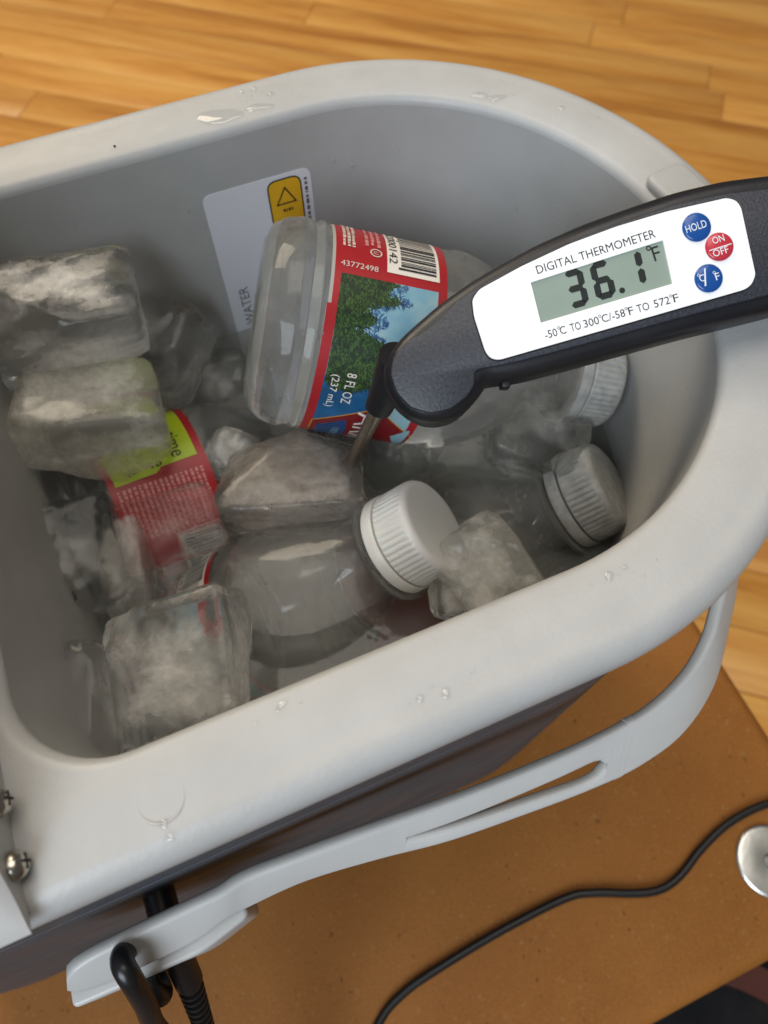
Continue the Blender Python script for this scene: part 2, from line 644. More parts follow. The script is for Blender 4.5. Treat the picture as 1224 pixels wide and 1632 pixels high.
def slab(poly, z0, z1, bevel=0.0, steps=3, bevel_bottom=True):
    """extrude a 2D polygon from z0 (bottom) to z1 (top) with rounded edges"""
    loops = []
    if bevel and bevel_bottom:
        for k in range(steps + 1):
            a = math.pi / 2 * k / steps
            loops.append([(x, y, z0 + bevel * (1 - math.sin(a))) for x, y in inset2d(poly, bevel * (1 - math.cos(a)))][:])
        loops = [[(x, y, z0 + bevel * (1 - math.cos(math.pi / 2 * k / steps))) for x, y in inset2d(poly, bevel * (1 - math.sin(math.pi / 2 * k / steps)))] for k in range(steps + 1)]
    else:
        loops.append([(x, y, z0) for x, y in poly])
    if bevel:
        for k in range(steps + 1):
            a = math.pi / 2 * k / steps
            loops.append([(x, y, z1 - bevel * (1 - math.sin(a))) for x, y in inset2d(poly, bevel * (1 - math.cos(a)))])
    else:
        loops.append([(x, y, z1) for x, y in poly])
    return bridge(loops, True, True, True)


def box(x0, x1, y0, y1, z0, z1, bevel=0.0):
    return slab([(x0, y0), (x1, y0), (x1, y1), (x0, y1)], z0, z1, bevel)


def join(*vf):
    V, F = [], []
    for v, f in vf:
        o = len(V)
        V += list(v)
        F += [tuple(i + o for i in q) for q in f]
    return V, F


def xform(vf, m):
    return [m @ Vector(p) for p in vf[0]], vf[1]


_txt = {}


def text2d(s):
    """(verts, faces) of a string in the built-in font, scaled so its box is 0..w x 0..h with h in cap heights"""
    if s not in _txt:
        cu = bpy.data.curves.new('lettering', 'FONT')
        cu.body = s
        cu.size = 1.0
        cu.resolution_u = 3
        o = bpy.data.objects.new('lettering', cu)
        COL.objects.link(o)
        dg = bpy.context.evaluated_depsgraph_get()
        me = bpy.data.meshes.new_from_object(o.evaluated_get(dg))
        _txt[s] = ([tuple(p.co) for p in me.vertices], [tuple(p.vertices) for p in me.polygons])
        bpy.data.objects.remove(o)
        bpy.data.curves.remove(cu)
        bpy.data.meshes.remove(me)
    return _txt[s]


def text_fit(s, w, h, bold=0.0):
    """string scaled into a box of w x h millimetres, lower left at the origin"""
    V, F = text2d(s)
    x0, x1 = min(p[0] for p in V), max(p[0] for p in V)
    y0, y1 = min(p[1] for p in V), max(p[1] for p in V)
    return [((p[0] - x0) / (x1 - x0) * w, (p[1] - y0) / (y1 - y0) * h, 0) for p in V], F


# ------------------------------------------------------------------ the setting: strip floor
FLOOR_Z = -492.0
fl = obj('floor', [(-3000, -3000, FLOOR_Z - 16), (3500, -3000, FLOOR_Z - 16), (3500, 3500, FLOOR_Z - 16), (-3000, 3500, FLOOR_Z - 16)],
         [(0, 1, 2, 3)], 'subfloor')
fl['kind'] = 'structure'
PA = R(-38)
ud = Vector((math.cos(PA), math.sin(PA)))
vd = Vector((-math.sin(PA), math.cos(PA)))
PW = 57.0
plank_meshes = []
for ln in (420.0, 560.0, 700.0, 860.0):
    V, F = box(-ln / 2 + 0.4, ln / 2 - 0.4, -PW / 2 + 0.35, PW / 2 - 0.35, -15.5, 0, 0.6)
    plank_meshes.append((ln, mesh('plank', V, F)))
    plank_meshes[-1][1].materials.append(MAT['floor_wood'])
ctr = Vector((450, 450))
for row in range(-16, 24):
    s = -1700 + rnd.uniform(0, 400)
    while s < 1150:
        ln, me = rnd.choice(plank_meshes)
        c = ctr + ud * (s + ln / 2) + vd * (row * PW)
        o = bpy.data.objects.new('plank', me)
        COL.objects.link(o)
        o.parent = fl
        o.location = Vector((c.x, c.y, FLOOR_Z)) * MM
        o.rotation_euler = (0, 0, PA)
        s += ln

# ------------------------------------------------------------------ low table with the fibreboard top
TZ = -232.0
tb = empty('table', (0, -15, FLOOR_Z))
tag(tb, 'low table with orange-brown speckled fibreboard top under the cooler', 'table')
poly = rounded_poly([(-260, -201), (222, -201), (222, 170), (-260, 170)], 16, 8)
V, F = slab(poly, TZ - 18, TZ, 7.0, 5)
obj('table_top', V, F, 'fibreboard', tb, keep=True)
for (x, y) in ((-235, -140), (150, -95), (-235, 140), (150, 140)):
    V, F = box(x - 18, x + 18, y - 18, y + 18, FLOOR_Z, TZ - 18, 2)
    obj('leg', V, F, 'leg_wood', tb, keep=True)

# ------------------------------------------------------------------ the cooler
cooler = empty('cooler', (10, 0, TZ))
tag(cooler, 'open white and dark grey electric cooler full of ice water and bottles', 'cooler')


def outline(off, left, cr, wall=75.0):
    """closed loop of the cooler plan: straight left end, elliptical right end"""
    h = wall + off
    ex = 70.0 + off
    cxr = 80.8
    cr = max(cr, 1.0)
    pts = []
    n1, n2, n3, n4 = 10, 10, 24, 72
    for k in range(n1):                     # left side, far to near
        s = k / n1
        pts.append((left, (h - cr) * (1 - 2 * s)))
    for k in range(n2):                     # near left corner
        a = math.pi + (math.pi / 2) * k / n2
        pts.append((left + cr + cr * math.cos(a), -(h - cr) + cr * math.sin(a)))
    for k in range(n3):
        s = k / n3
        pts.append((left + cr + (cxr - left - cr) * s, -h))
    for k in range(n4):
        a = -math.pi / 2 + math.pi * k / n4
        pts.append((cxr + ex * math.cos(a), h * math.sin(a)))
    for k in range(n3):
        s = k / n3
        pts.append((cxr - (cxr - left - cr) * s, h))
    for k in range(n2):
        a = math.pi / 2 + (math.pi / 2) * k / n2
        pts.append((left + cr + cr * math.cos(a), (h - cr) + cr * math.sin(a)))
    return pts


def ring(off, z, left, cr):
    return [(x, y, z) for x, y in outline(off, left, cr)]


INL = -25.0     # left inner wall
OUL = -146.0    # left end of the whole cooler
loops = []
# liner: floor, walls, up to the fillet
liner = [ring(-60, -205, INL + 55, 6), ring(-12, -205, INL + 9, 12), ring(-8.5, -203, INL + 6, 14), ring(-6.6, -198, INL + 5, 15)]
for z in (-170, -140, -110, -85, -60, -40, -20, -8, -3.2):
    o_ = -6.6 + 5.6 * (z + 198) / 194
    liner.append(ring(o_, z, INL + 1.0 + (-0.97 - o_) * 0.45, 18.5))
V, F = bridge(liner, True, True, False)
obj('liner', V, F, 'liner_plastic', cooler, keep=True)
# rim: inner fillet, flat flange, rounded outer edge, skirt, return
rim = []
for k in range(7):
    a = math.pi / 2 * k / 6
    rim.append(ring(-0.97 + 2.47 * (1 - math.cos(a)), -3.2 + 2.6 * math.sin(a), INL + 1.0 - 3.4 * (1 - math.cos(a)), 18.5 + 2 * (1 - math.cos(a))))
nflat = 5
for k in range(1, nflat + 1):
    s = k / nflat
    rim.append(ring(1.5 + 11.5 * s, -0.6 + 0.6 * math.sin(math.pi * min(1, s * 0.6 + 0.2)), INL - 2.4 - (INL - OUL - 2.4 - 8) * s, 20.5 + 4 * s))
for k in range(1, 9):
    a = math.pi / 2 * k / 8
    rim.append(ring(13 + 6.1 * math.sin(a), -0.03 - 5.5 * (1 - math.cos(a)), OUL + 8 - 6 * math.sin(a), 25 + 5 * math.sin(a)))
rim.append(ring(19.1, -7.5, OUL + 2, 30))
rim.append(ring(18.2, -8.6, OUL + 3, 29))
rim.append(ring(15.0, -8.8, OUL + 6, 27))
V, F = bridge(rim)
obj('rim', V, F, 'rim_plastic', cooler, keep=True, sharp=50)
# body
bd = [ring(14.0, -6, OUL + 7, 26), ring(14.6, -9.5, OUL + 6.4, 26), ring(15.3, -12, OUL + 6, 26)]
for z in (-40, -52):
    bd.append(ring(15.3 + (z + 12) * 0.004, z, OUL + 6, 26))
bd += [ring(14.3, -52.6, OUL + 7, 26), ring(14.3, -54.2, OUL + 7, 26), ring(15.0, -54.8, OUL + 6, 26)]
for z in (-90, -130, -170, -205, -222):
    bd.append(ring(15.0 + (z + 54) * 0.012, z, OUL + 6, 26))
bd += [ring(11.5, -229, OUL + 9, 24), ring(7.0, -231.5, OUL + 13, 22), ring(-55, -231.6, OUL + 75, 10)]
V, F = bridge(bd, True, False, True)
obj('body', V, F, 'body_plastic', cooler, keep=True)

# hinge housing behind the opening: an arched block with a face turned to the opening
prof = [(-95.5, -0.4), (-94.6, 0.6), (-93.4, 1.6), (-91.6, 3.0), (-89.4, 5.0), (-86.0, 8.0), (-82, 11.2), (-76, 14.8), (-66, 18.5), (-50, 21.5), (-25, 23.2), (0, 23.8)]
prof = prof + [(-y, z) for y, z in prof[-2::-1]]
loops = []
for (x, sh, dz) in ((-26.6, 0.0, -0.9), (-27.6, 0.0, -0.1), (-29.0, 0.0, 0.35), (-60, -0.2, 0.4), (-120, -0.4, 0.2), (-140, 0.5, -1.5), (-143, 3.0, -8)):
    lp = [(x, y * (1 - sh / 95), max(z + dz * min(1, (z + 0.4) / 6), -0.4)) for y, z in prof] + [(x, 90 - sh, -1.2), (x, -90 + sh, -1.2)]
    loops.append(lp)
V, F = bridge(loops, True, True, True)
obj('hinge_housing', V, F, 'housing_plastic', cooler, keep=True, sharp=50)


def screw_mesh(loc):
    pr = [(0.0, 2.3), (0.9, 2.25), (1.7, 1.9), (2.2, 1.2), (2.4, 0.4), (2.4, -1.0), (0.0, -1.0)]
    a = lathe(pr, 24)
    m = Matrix.Translation(Vector(loc)) @ Matrix.Rotation(R(82), 4, 'Y')
    return xform(a, m)


for (y, z) in ((-75.6, 4.6), (-85.4, 2.4), (75.6, 4.6), (85.4, 2.4)):
    V, F = screw_mesh((-26.4, y, z))
    s = obj('screw', V, F, 'steel', cooler, keep=True)
    m = Matrix.Translation(Vector((-26.4, y, z))) @ Matrix.Rotation(R(82), 4, 'Y')
    sl = join(xform(box(-1.2, 1.2, -0.22, 0.22, 2.18, 2.36), m), xform(box(-0.22, 0.22, -1.2, 1.2, 2.18, 2.36), m))
    obj('screw_slot', sl[0], sl[1], 'ink_black', s, keep=True, smooth=False)

# the lid stands open on the hinge, out of the picture on the left
lp_ = [(0, -92), (95, -92)] + [(95 + 92 * math.sin(math.pi * k / 24), -92 * math.cos(math.pi * k / 24)) for k in range(1, 24)] + [(95, 92), (0, 92)]
V, F = slab(lp_, 0, 26, 6, 4)
m = Matrix.Translation(Vector((-52, 0, 20))) @ Matrix.Rotation(R(-112), 4, 'Y')
V, F = xform((V, F), m)
lid = obj('lid', V, F, 'housing_plastic', cooler, keep=True)
V, F = xform(slab(inset2d(lp_, 16), -7, 0.5, 3, 3), m)
obj('lid_panel', V, F, 'liner_plastic', lid, keep=True)

# moulded ring on the flange, latch pad at the right end
V, F = bridge([[(-2.9 + (3.9 + 0.2 * math.cos(b)) * math.cos(2 * math.pi * k / 48), -84.2 + (3.9 + 0.2 * math.cos(b)) * math.sin(2 * math.pi * k / 48), -0.08 + 0.085 * math.sin(b)) for k in range(48)] for b in (0, 1.05, 2.1, 3.14)])
obj('mould_ring', V, F, 'rim_plastic', cooler, keep=True)
pl = rounded_poly([(-6, -11), (6, -11), (6, 11), (-6, 11)], 3.0, 5)
V, F = slab(pl, -1.0, 2.2, 1.3, 4)
V, F = xform((V, F), Matrix.Translation(Vector((157.5, 1.5, 0))) @ Matrix.Rotation(R(6), 4, 'Z'))
obj('latch', V, F, 'rim_plastic', cooler, keep=True)

# carrying handle: a strap between an upper inner rail and a lower outer rail
U = [(-43.0, -98.8, -55), (-30, -98.4, -55), (-16, -98.1, -55), (-7.6, -98.1, -55), (-0.6, -97.4, -55), (12.2, -98.4, -55), (29.5, -99.5, -55), (50.5, -101.1, -55), (72.5, -102.1, -55), (87.1, -102.1, -55), (104.2, -100.8, -55),
     (118.4, -96.4, -55), (128.4, -90.4, -55), (135.5, -84.0, -55), (141.4, -77.8, -55), (155, -60, -55), (165, -40, -55), (171, -18, -55), (172.5, 0, -55)]
L = [(-47.0, -104.4, -63.5), (-34, -105.0, -64), (-18, -104.8, -64), (-10.1, -103.4, -63), (-4.1, -103.0, -64), (9.6, -103.1, -64), (26.9, -105.5, -64), (44.2, -108.5, -64), (62.8, -110.3, -64), (81.1, -111.7, -64), (95.9, -111.7, -64),
     (110.7, -109.1, -64), (125.2, -101.8, -64), (138.6, -89.7, -64), (150.2, -77.6, -64), (164, -60, -64), (174, -40, -64), (180, -18, -64), (182, 0, -64)]
U = U + [(x, -y, z) for x, y, z in U[-2::-1]]
L = L + [(x, -y, z) for x, y, z in L[-2::-1]]
PER = 8
Uc, Lc = catmull(U, PER), catmull(L, PER)
NS = len(Uc)


def strap(i0, i1, w0, w1, thick=3.6, rr=1.5):
    """piece of the strap between fractions w0(i) and w1(i) of its width"""
    loops = []
    for i in range(i0, i1 + 1):
        a = Uc[i] + (Lc[i] - Uc[i]) * w0(i)
        b = Uc[i] + (Lc[i] - Uc[i]) * w1(i)
        tang = (Uc[min(i + 1, NS - 1)] - Uc[max(i - 1, 0)]).normalized()
        wd = (b - a)
        e_ = min(i, NS - 1 - i)
        w = max(wd.length, 0.2) * (math.sqrt(1 - (1 - e_ / 5) ** 2) * 0.5 + 0.5 if e_ < 5 else 1)
        wd.normalize()
        nr = tang.cross(wd).normalized()
        if nr.z > 0:
            nr = -nr
        r_ = min(rr, w * 0.45, thick * 0.45)
        c = (a + b) / 2 + nr * (thick / 2)
        lp = []
        for (sx, sy, a0) in ((1, 1, 0), (-1, 1, 90), (-1, -1, 180), (1, -1, 270)):
            for k in range(5):
                an = R(a0 + 90 * k / 4)
                lp.append(c + wd * (sx * (w / 2 - r_) + r_ * math.cos(an)) + nr * (sy * (thick / 2 - r_) + r_ * math.sin(an)))
        loops.append(lp)
    return bridge(loops, True, True, True)


S0, S1 = int(6.4 * PER), int(9.35 * PER)


def slot_lo(i):
    s = (i - S0) / (S1 - S0)
    s = min(max(s, 0), 1)
    wdt = 0.36 * s ** 0.8 * (1 if s < 0.86 else math.sqrt(max(0, 1 - ((s - 0.86) / 0.14) ** 2)))
    return 0.60 - wdt * 0.5 - 0.0 * s


def slot_hi(i):
    return 1.20 - slot_lo(i)


zero = lambda i: 0.0
one = lambda i: 1.0
mir = NS - 1
V, F = join(strap(0, S0, zero, one), strap(S0, S1, zero, slot_lo), strap(S0, S1, slot_hi, one), strap(S1, mir - S1, zero, one),
            strap(mir - S1, mir - S0, zero, lambda i: slot_lo(mir - i)), strap(mir - S1, mir - S0, lambda i: slot_hi(mir - i), one), strap(mir - S0, mir, zero, one))
handle = obj('handle', V, F, 'handle_plastic', cooler, keep=True, sharp=50)
# raised seam across the strap where the grip piece begins
i_s = int(9.55 * PER)
sv = strap(i_s, i_s + 1, lambda i: -0.015, lambda i: 1.015, 3.75, 1.6)
obj('grip_seam', sv[0], sv[1], 'handle_plastic', handle, keep=True)
for sg in (-1, 1):
    hp = rounded_poly([(-47.5, -97.5), (-6.5, -97.5), (-5.0, -104.0), (-18, -107.0), (-48, -106.2)], [1.6, 1.0, 2.5, 3, 1.6], 5)
    V, F = slab(hp, -86, -67.5, 1.0, 3)
    V = [(x, y * -sg, z + (x + 48) * 0.0) for x, y, z in V]
    hb = obj('handle_hub', V, F, 'handle_plastic', handle, keep=True)
    V, F = lathe([(0.0, 9.0), (3.4, 9.0), (4.0, 8.4), (4.0, 0.0), (0, 0)], 28)
    V, F = xform((V, F), Matrix.Translation(Vector((-27.0, 89.5 * sg, -80.0))) @ Matrix.Rotation(R(-90 * sg), 4, 'X'))
    obj('hub_bolt', V, F, 'black_rubber', handle, keep=True)

# sticker on the far inner wall
WT = 5.6 / 194


def wall_y(z):
    return 75 - 6.6 + WT * (z + 198)


def on_wall(p, d):
    """2D sticker point (x, z) -> point d millimetres in front of the far wall"""
    x, z = p
    y = wall_y(z)
    if x > 80.8:
        ex = 70 + (y - 75)
        y = y * math.sqrt(max(0, 1 - ((x - 80.8) / ex) ** 2))
    return (x, y - d, z)


def wall_slab(poly, d0, d1):
    n = len(poly)
    V = [on_wall(p, d1) for p in poly] + [on_wall(p, d0) for p in poly]
    F = [tuple(range(n))] + [(i, (i + 1) % n, n + (i + 1) % n, n + i) for i in range(n)]
    return V, F


sp_ = rounded_poly([(47.2, -18.5), (80.6, -18.5), (80.6, -100), (47.2, -100)], 3.0, 5)
V, F = wall_slab(sp_, 0.02, 0.22)
stk = obj('warning_sticker', V, F, 'sticker_white', cooler, keep=True, smooth=False)
yp = rounded_poly([(66.6, -19.8), (77.4, -19.8), (77.4, -62), (66.6, -62)], 3.2, 6)
V, F = wall_slab(yp, 0.2, 0.34)
obj('panel_border', V, F, 'ink_black', stk, keep=True, smooth=False)
V, F = wall_slab(inset2d(yp, 0.45), 0.3, 0.42)
obj('yellow_panel', V, F, 'warning_yellow', stk, keep=True, smooth=False)
tri = [(72.0, -22.4), (75.4, -28.6), (68.6, -28.6)]
tri_in = [(72.0, -23.4), (74.65, -28.1), (69.35, -28.1)]
V = [on_wall(p, 0.5) for p in tri] + [on_wall(p, 0.5) for p in tri_in]
obj('warning_triangle', V, [(0, 1, 4, 3), (1, 2, 5, 4), (2, 0, 3, 5)], 'ink_black', stk, keep=True, smooth=False)


def wall_bars(rects, d, name, mat):
    V, F = [], []
    for (x0, x1, z0, z1) in rects:
        o_ = len(V)
        V += [on_wall(p, d) for p in ((x0, z0), (x1, z0), (x1, z1), (x0, z1))]
        F.append((o_, o_ + 1, o_ + 2, o_ + 3))
    return obj(name, V, F, mat, stk, keep=True, smooth=False)


wall_bars([(70.6, 71.3, -31.2, -30.2), (71.6, 71.9, -31.4, -30.2), (72.3, 73.0, -31.2, -30.2), (73.3, 73.7, -31.3, -30.2)], 0.52, 'panel_print', 'ink_black')
tv, tf = text_fit('WATER', 15.0, 3.2)
V = [on_wall((54.3 - q[1], -73.0 + q[0] * 1.15), 0.3) for q in tv]
obj('printed_word', V, tf, 'ink_grey', stk, keep=True, smooth=False)
rr_ = random.Random(3)
bars = []
z = -21.5
while z > -60:
    w = rr_.uniform(0.5, 1.9)
    bars.append((78.35, 79.25, z - w, z))
    z -= w + rr_.uniform(0.3, 0.9)
wall_bars(bars, 0.3, 'small_print', 'ink_grey')

# beads of condensation on the inner wall
rc = random.Random(12)
V, F = [], []
outl = {}
for _ in range(70):
    z = -rc.uniform(6, 62)
    o_ = -6.6 + 5.6 * (z + 198) / 194
    pts_ = outline(o_, INL + 1.0 + (-0.97 - o_) * 0.45, 18.5)
    k = rc.randrange(46, len(pts_) - 14)
    p, q = Vector((*pts_[k], z)), Vector((*pts_[k + 1], z))
    tg = (q - p).normalized()
    p = p.lerp(q, rc.random())
    inn = Vector((-tg.y, tg.x, 0))
    r_ = rc.choice((0.3, 0.4, 0.5, 0.8))
    b0 = len(V)
    for (sc_, h) in ((1.0, -0.05), (0.85, 0.22), (0.5, 0.42)):
        for j in range(10):
            a = 2 * math.pi * j / 10
            V.append(p + tg * (r_ * sc_ * math.cos(a)) + Vector((0, 0, 1)) * (r_ * 1.25 * sc_ * math.sin(a)) + inn * (r_ * h))
    for i in range(2):
        for j in range(10):
            kk = (j + 1) % 10
            F.append((b0 + i * 10 + j, b0 + i * 10 + kk, b0 + (i + 1) * 10 + kk, b0 + (i + 1) * 10 + j))
    F.append(tuple(b0 + 20 + j for j in range(10)))
cd = obj('condensation', V, F, 'drop_water', cooler, keep=True)
cd['kind'] = 'stuff'

# ------------------------------------------------------------------ water in the cooler
WZ = -75.0
o_ = -6.6 + 5.6 * (WZ + 198) / 194
V = ring(o_ + 0.6, WZ, INL + 0.6 + (-0.97 - o_) * 0.45, 18.5)
wt = obj('water', V, [tuple(range(len(V)))], 'water', smooth=False)
tag(wt, 'murky meltwater around the bottles inside the cooler', 'water', kind='stuff')

# ------------------------------------------------------------------ bottles
LABEL_SIDE = Vector((26.4, -110.9, 132.0))     # the printed fronts are turned this way
BR = 28.5
BL = 108.0


def bottle_frame(top, axis):
    """local z along the axis, local x turned to LABEL_SIDE"""
    az = Vector(axis).normalized()
    base = Vector(top) - az * 104.0
    mid = (base + Vector(top)) / 2
    ax = (LABEL_SIDE - mid)
    ax = (ax - az * ax.dot(az)).normalized()
    ay = az.cross(ax)
    return base, Matrix((ax, ay, az)).transposed()


BODY = [(0.0, -1.0), (8, -1.8), (16, -3.8), (21, -4.0), (25, -2.4), (27.4, 1.0), (28.4, 5.0), (28.5, 6.6), (27.7, 7.8), (27.7, 8.8), (28.5, 10.0), (28.3, 11.2), (27.9, 11.8), (27.9, 17.0),
        (27.9, 47.0), (28.3, 47.8), (28.5, 49.5), (27.9, 53.0), (26.3, 58.0), (23.4, 64.0), (20.0, 69.5), (16.6, 74.5), (14.2, 79.0), (13.0, 83.0), (12.6, 86.0),
        (12.6, 87.0), (16.0, 87.4), (16.2, 88.4), (12.4, 88.9), (12.0, 90.0), (12.0, 100.0), (0.0, 100.0)]
_m = {}


def shared(key, fn):
    if key not in _m:
        _m[key] = fn()
    return _m[key]


def body_mesh():
    V, F = lathe(BODY, 72)
    return mesh('bottle_body', V, F, True, 60)


def cap_mesh():
    n = 150
    loops = []
    prof = [(12.3, 93.2, 0), (13.9, 93.2, 0), (14.3, 93.6, 0.0), (14.3, 94.2, 0.45), (14.2, 98.0, 0.5), (14.1, 101.6, 0.45), (13.9, 102.6, 0.1), (13.4, 103.5, 0), (12.5, 104.0, 0), (11.6, 104.05, 0), (0.01, 104.0, 0)]
    for r, z, fl_ in prof:
        lp = []
        for k in range(n):
            a = 2 * math.pi * k / n
            rr = r - (fl_ if (k % 3 == 0) else 0)
            lp.append((rr * math.cos(a), rr * math.sin(a), z))
        loops.append(lp)
    V, F = bridge(loops, True, True, True)
    return mesh('cap', V, F, True, 35)


def band_mesh():
    V, F = lathe([(12.6, 89.2), (14.4, 89.2), (14.7, 89.6), (14.7, 92.2), (14.3, 92.8), (12.6, 92.8), (12.6, 89.2)], 72)
    return mesh('tamper_band', V, F, True, 35)


def make_bottle(top, axis, label, spin=0.0, cap='cap_white', body='bottle_clear', with_label=True):
    base, rot = bottle_frame(top, axis)
    rot = rot @ Matrix.Rotation(R(spin), 3, 'Z')
    e = empty('water_bottle', base, rot)
    tag(e, label, 'bottle', 'small water bottles in the cooler')
    link('bottle_body', shared('body_' + body, body_mesh), body, e)
    c = link('cap', shared('cap_' + cap, cap_mesh), cap, e)
    link('tamper_band', shared('band_' + cap, band_mesh), cap, c)
    return e


def air_pocket(e, h0):
    """the air left in a bottle: its inner shape above the level line"""
    up = (e.matrix_basis.to_3x3().inverted() @ Vector((0, 0, 1))).normalized()
    loops = []
    for r_, z_ in BODY:
        if z_ > 99 or r_ > 15.9 and 87 < z_ < 89:
            continue
        r_ = max(r_ - 1.6, 0.02)
        loops.append([Vector((r_ * math.cos(2 * math.pi * k / 56), r_ * math.sin(2 * math.pi * k / 56), z_ + (1.2 if z_ < 2 else 0))) for k in range(56)])
    V, F = bridge(loops, True, True, True)
    me = mesh('air_pocket', V, F)
    bm = bmesh.new()
    bm.from_mesh(me)
    cut = bmesh.ops.bisect_plane(bm, geom=bm.verts[:] + bm.edges[:] + bm.faces[:], dist=1e-6, plane_co=up * (h0 * MM), plane_no=up, clear_inner=True)
    bmesh.ops.holes_fill(bm, edges=[g for g in cut['geom_cut'] if isinstance(g, bmesh.types.BMEdge)])
    bmesh.ops.recalc_face_normals(bm, faces=bm.faces)
    bm.to_mesh(me)
    bm.free()
    me.set_sharp_from_angle(angle=R(35))
    link('air_pocket', me, 'bottle_air', e)


def wrap(u, th, r):
    """u along the axis (mm), th degrees round it"""
    return (r * math.cos(R(th)), r * math.sin(R(th)), u)


def patch(u0, u1, t0, t1, r):
    nt = max(2, int(abs(t1 - t0) / 4))
    nu = 4
    V = [wrap(u0 + (u1 - u0) * j / nu, t0 + (t1 - t0) * i / nt, r) for i in range(nt + 1) for j in range(nu + 1)]
    F = [(i * (nu + 1) + j, i * (nu + 1) + j + 1, (i + 1) * (nu + 1) + j + 1, (i + 1) * (nu + 1) + j) for i in range(nt) for j in range(nu)]
    return V, F


def poly_patch(pts, r):
    """flat-printed polygon given as (u, th) points, subdivided round the bottle"""
    bm = bmesh.new()
    vs_ = [bm.verts.new((u, th, 0)) for u, th in pts]
    bm.faces.new(vs_)
    lo, hi = min(p[1] for p in pts), max(p[1] for p in pts)
    th = lo + 4
    while th < hi:
        bmesh.ops.bisect_plane(bm, geom=bm.verts[:] + bm.edges[:] + bm.faces[:], plane_co=(0, th, 0), plane_no=(0, 1, 0))
        th += 4
    bm.verts.index_update()
    V = [wrap(v_.co.x, v_.co.y, r) for v_ in bm.verts]
    F = [tuple(v_.index for v_ in f.verts) for f in bm.faces]
    bm.free()
    return V, F


def label_text(s, u, th, w, h, r):
    """text whose baseline runs round the bottle; u is the foot of the letters, th the start angle"""
    V, F = text_fit(s, w, h)
    return [wrap(u + q[1], th + math.degrees(q[0] / r), r) for q in V], F


RL = 28.05
deg = lambda mm_len: math.degrees(mm_len / RL)


def barcode(parent, u0, u1, t0, t1, digits=None, seed=1):
    V, F = patch(u0, u1, t0, t1, RL + 0.14)
    b = obj('barcode', V, F, 'label_white', parent)
    rb = random.Random(seed)
    th = t0 + 2
    vf = ([], [])
    lo = u0 + (u1 - u0) * (0.26 if digits else 0.08)
    while th < t1 - 4:
        w = rb.choice((0.5, 0.5, 0.9, 1.4))
        a = lo if rb.random() < 0.8 else lo - 0.7
        vf = join(vf, patch(a, u1 - (u1 - u0) * 0.06, th, th + w, RL + 0.24))
        th += w + rb.choice((0.6, 0.6, 1.0, 1.3))
    # keep it light
    obj('bars', vf[0], vf[1], 'ink_black', b)
    if digits:
        V, F = label_text(digits, u0 + 0.5, t0 + 3, (t1 - t0 - 9) * math.pi / 180 * RL, 2.2, RL + 0.26)
        obj('digits', V, F, 'ink_black', b)
    return b


def text_rows(u_list, t0, t1, h, r, seed):
    """rows of unreadably small print: short blocks along each line"""
    rb = random.Random(seed)
    vf = ([], [])
    for u in u_list:
        th = t0
        while th < t1 - 1:
            w = rb.uniform(0.8, 3.6)
            e_ = min(th + w, t1)
            vf = join(vf, patch(u, u + h * rb.choice((0.75, 1.0, 1.0)), th, e_, r))
            th = e_ + rb.uniform(0.35, 0.9)
    return vf


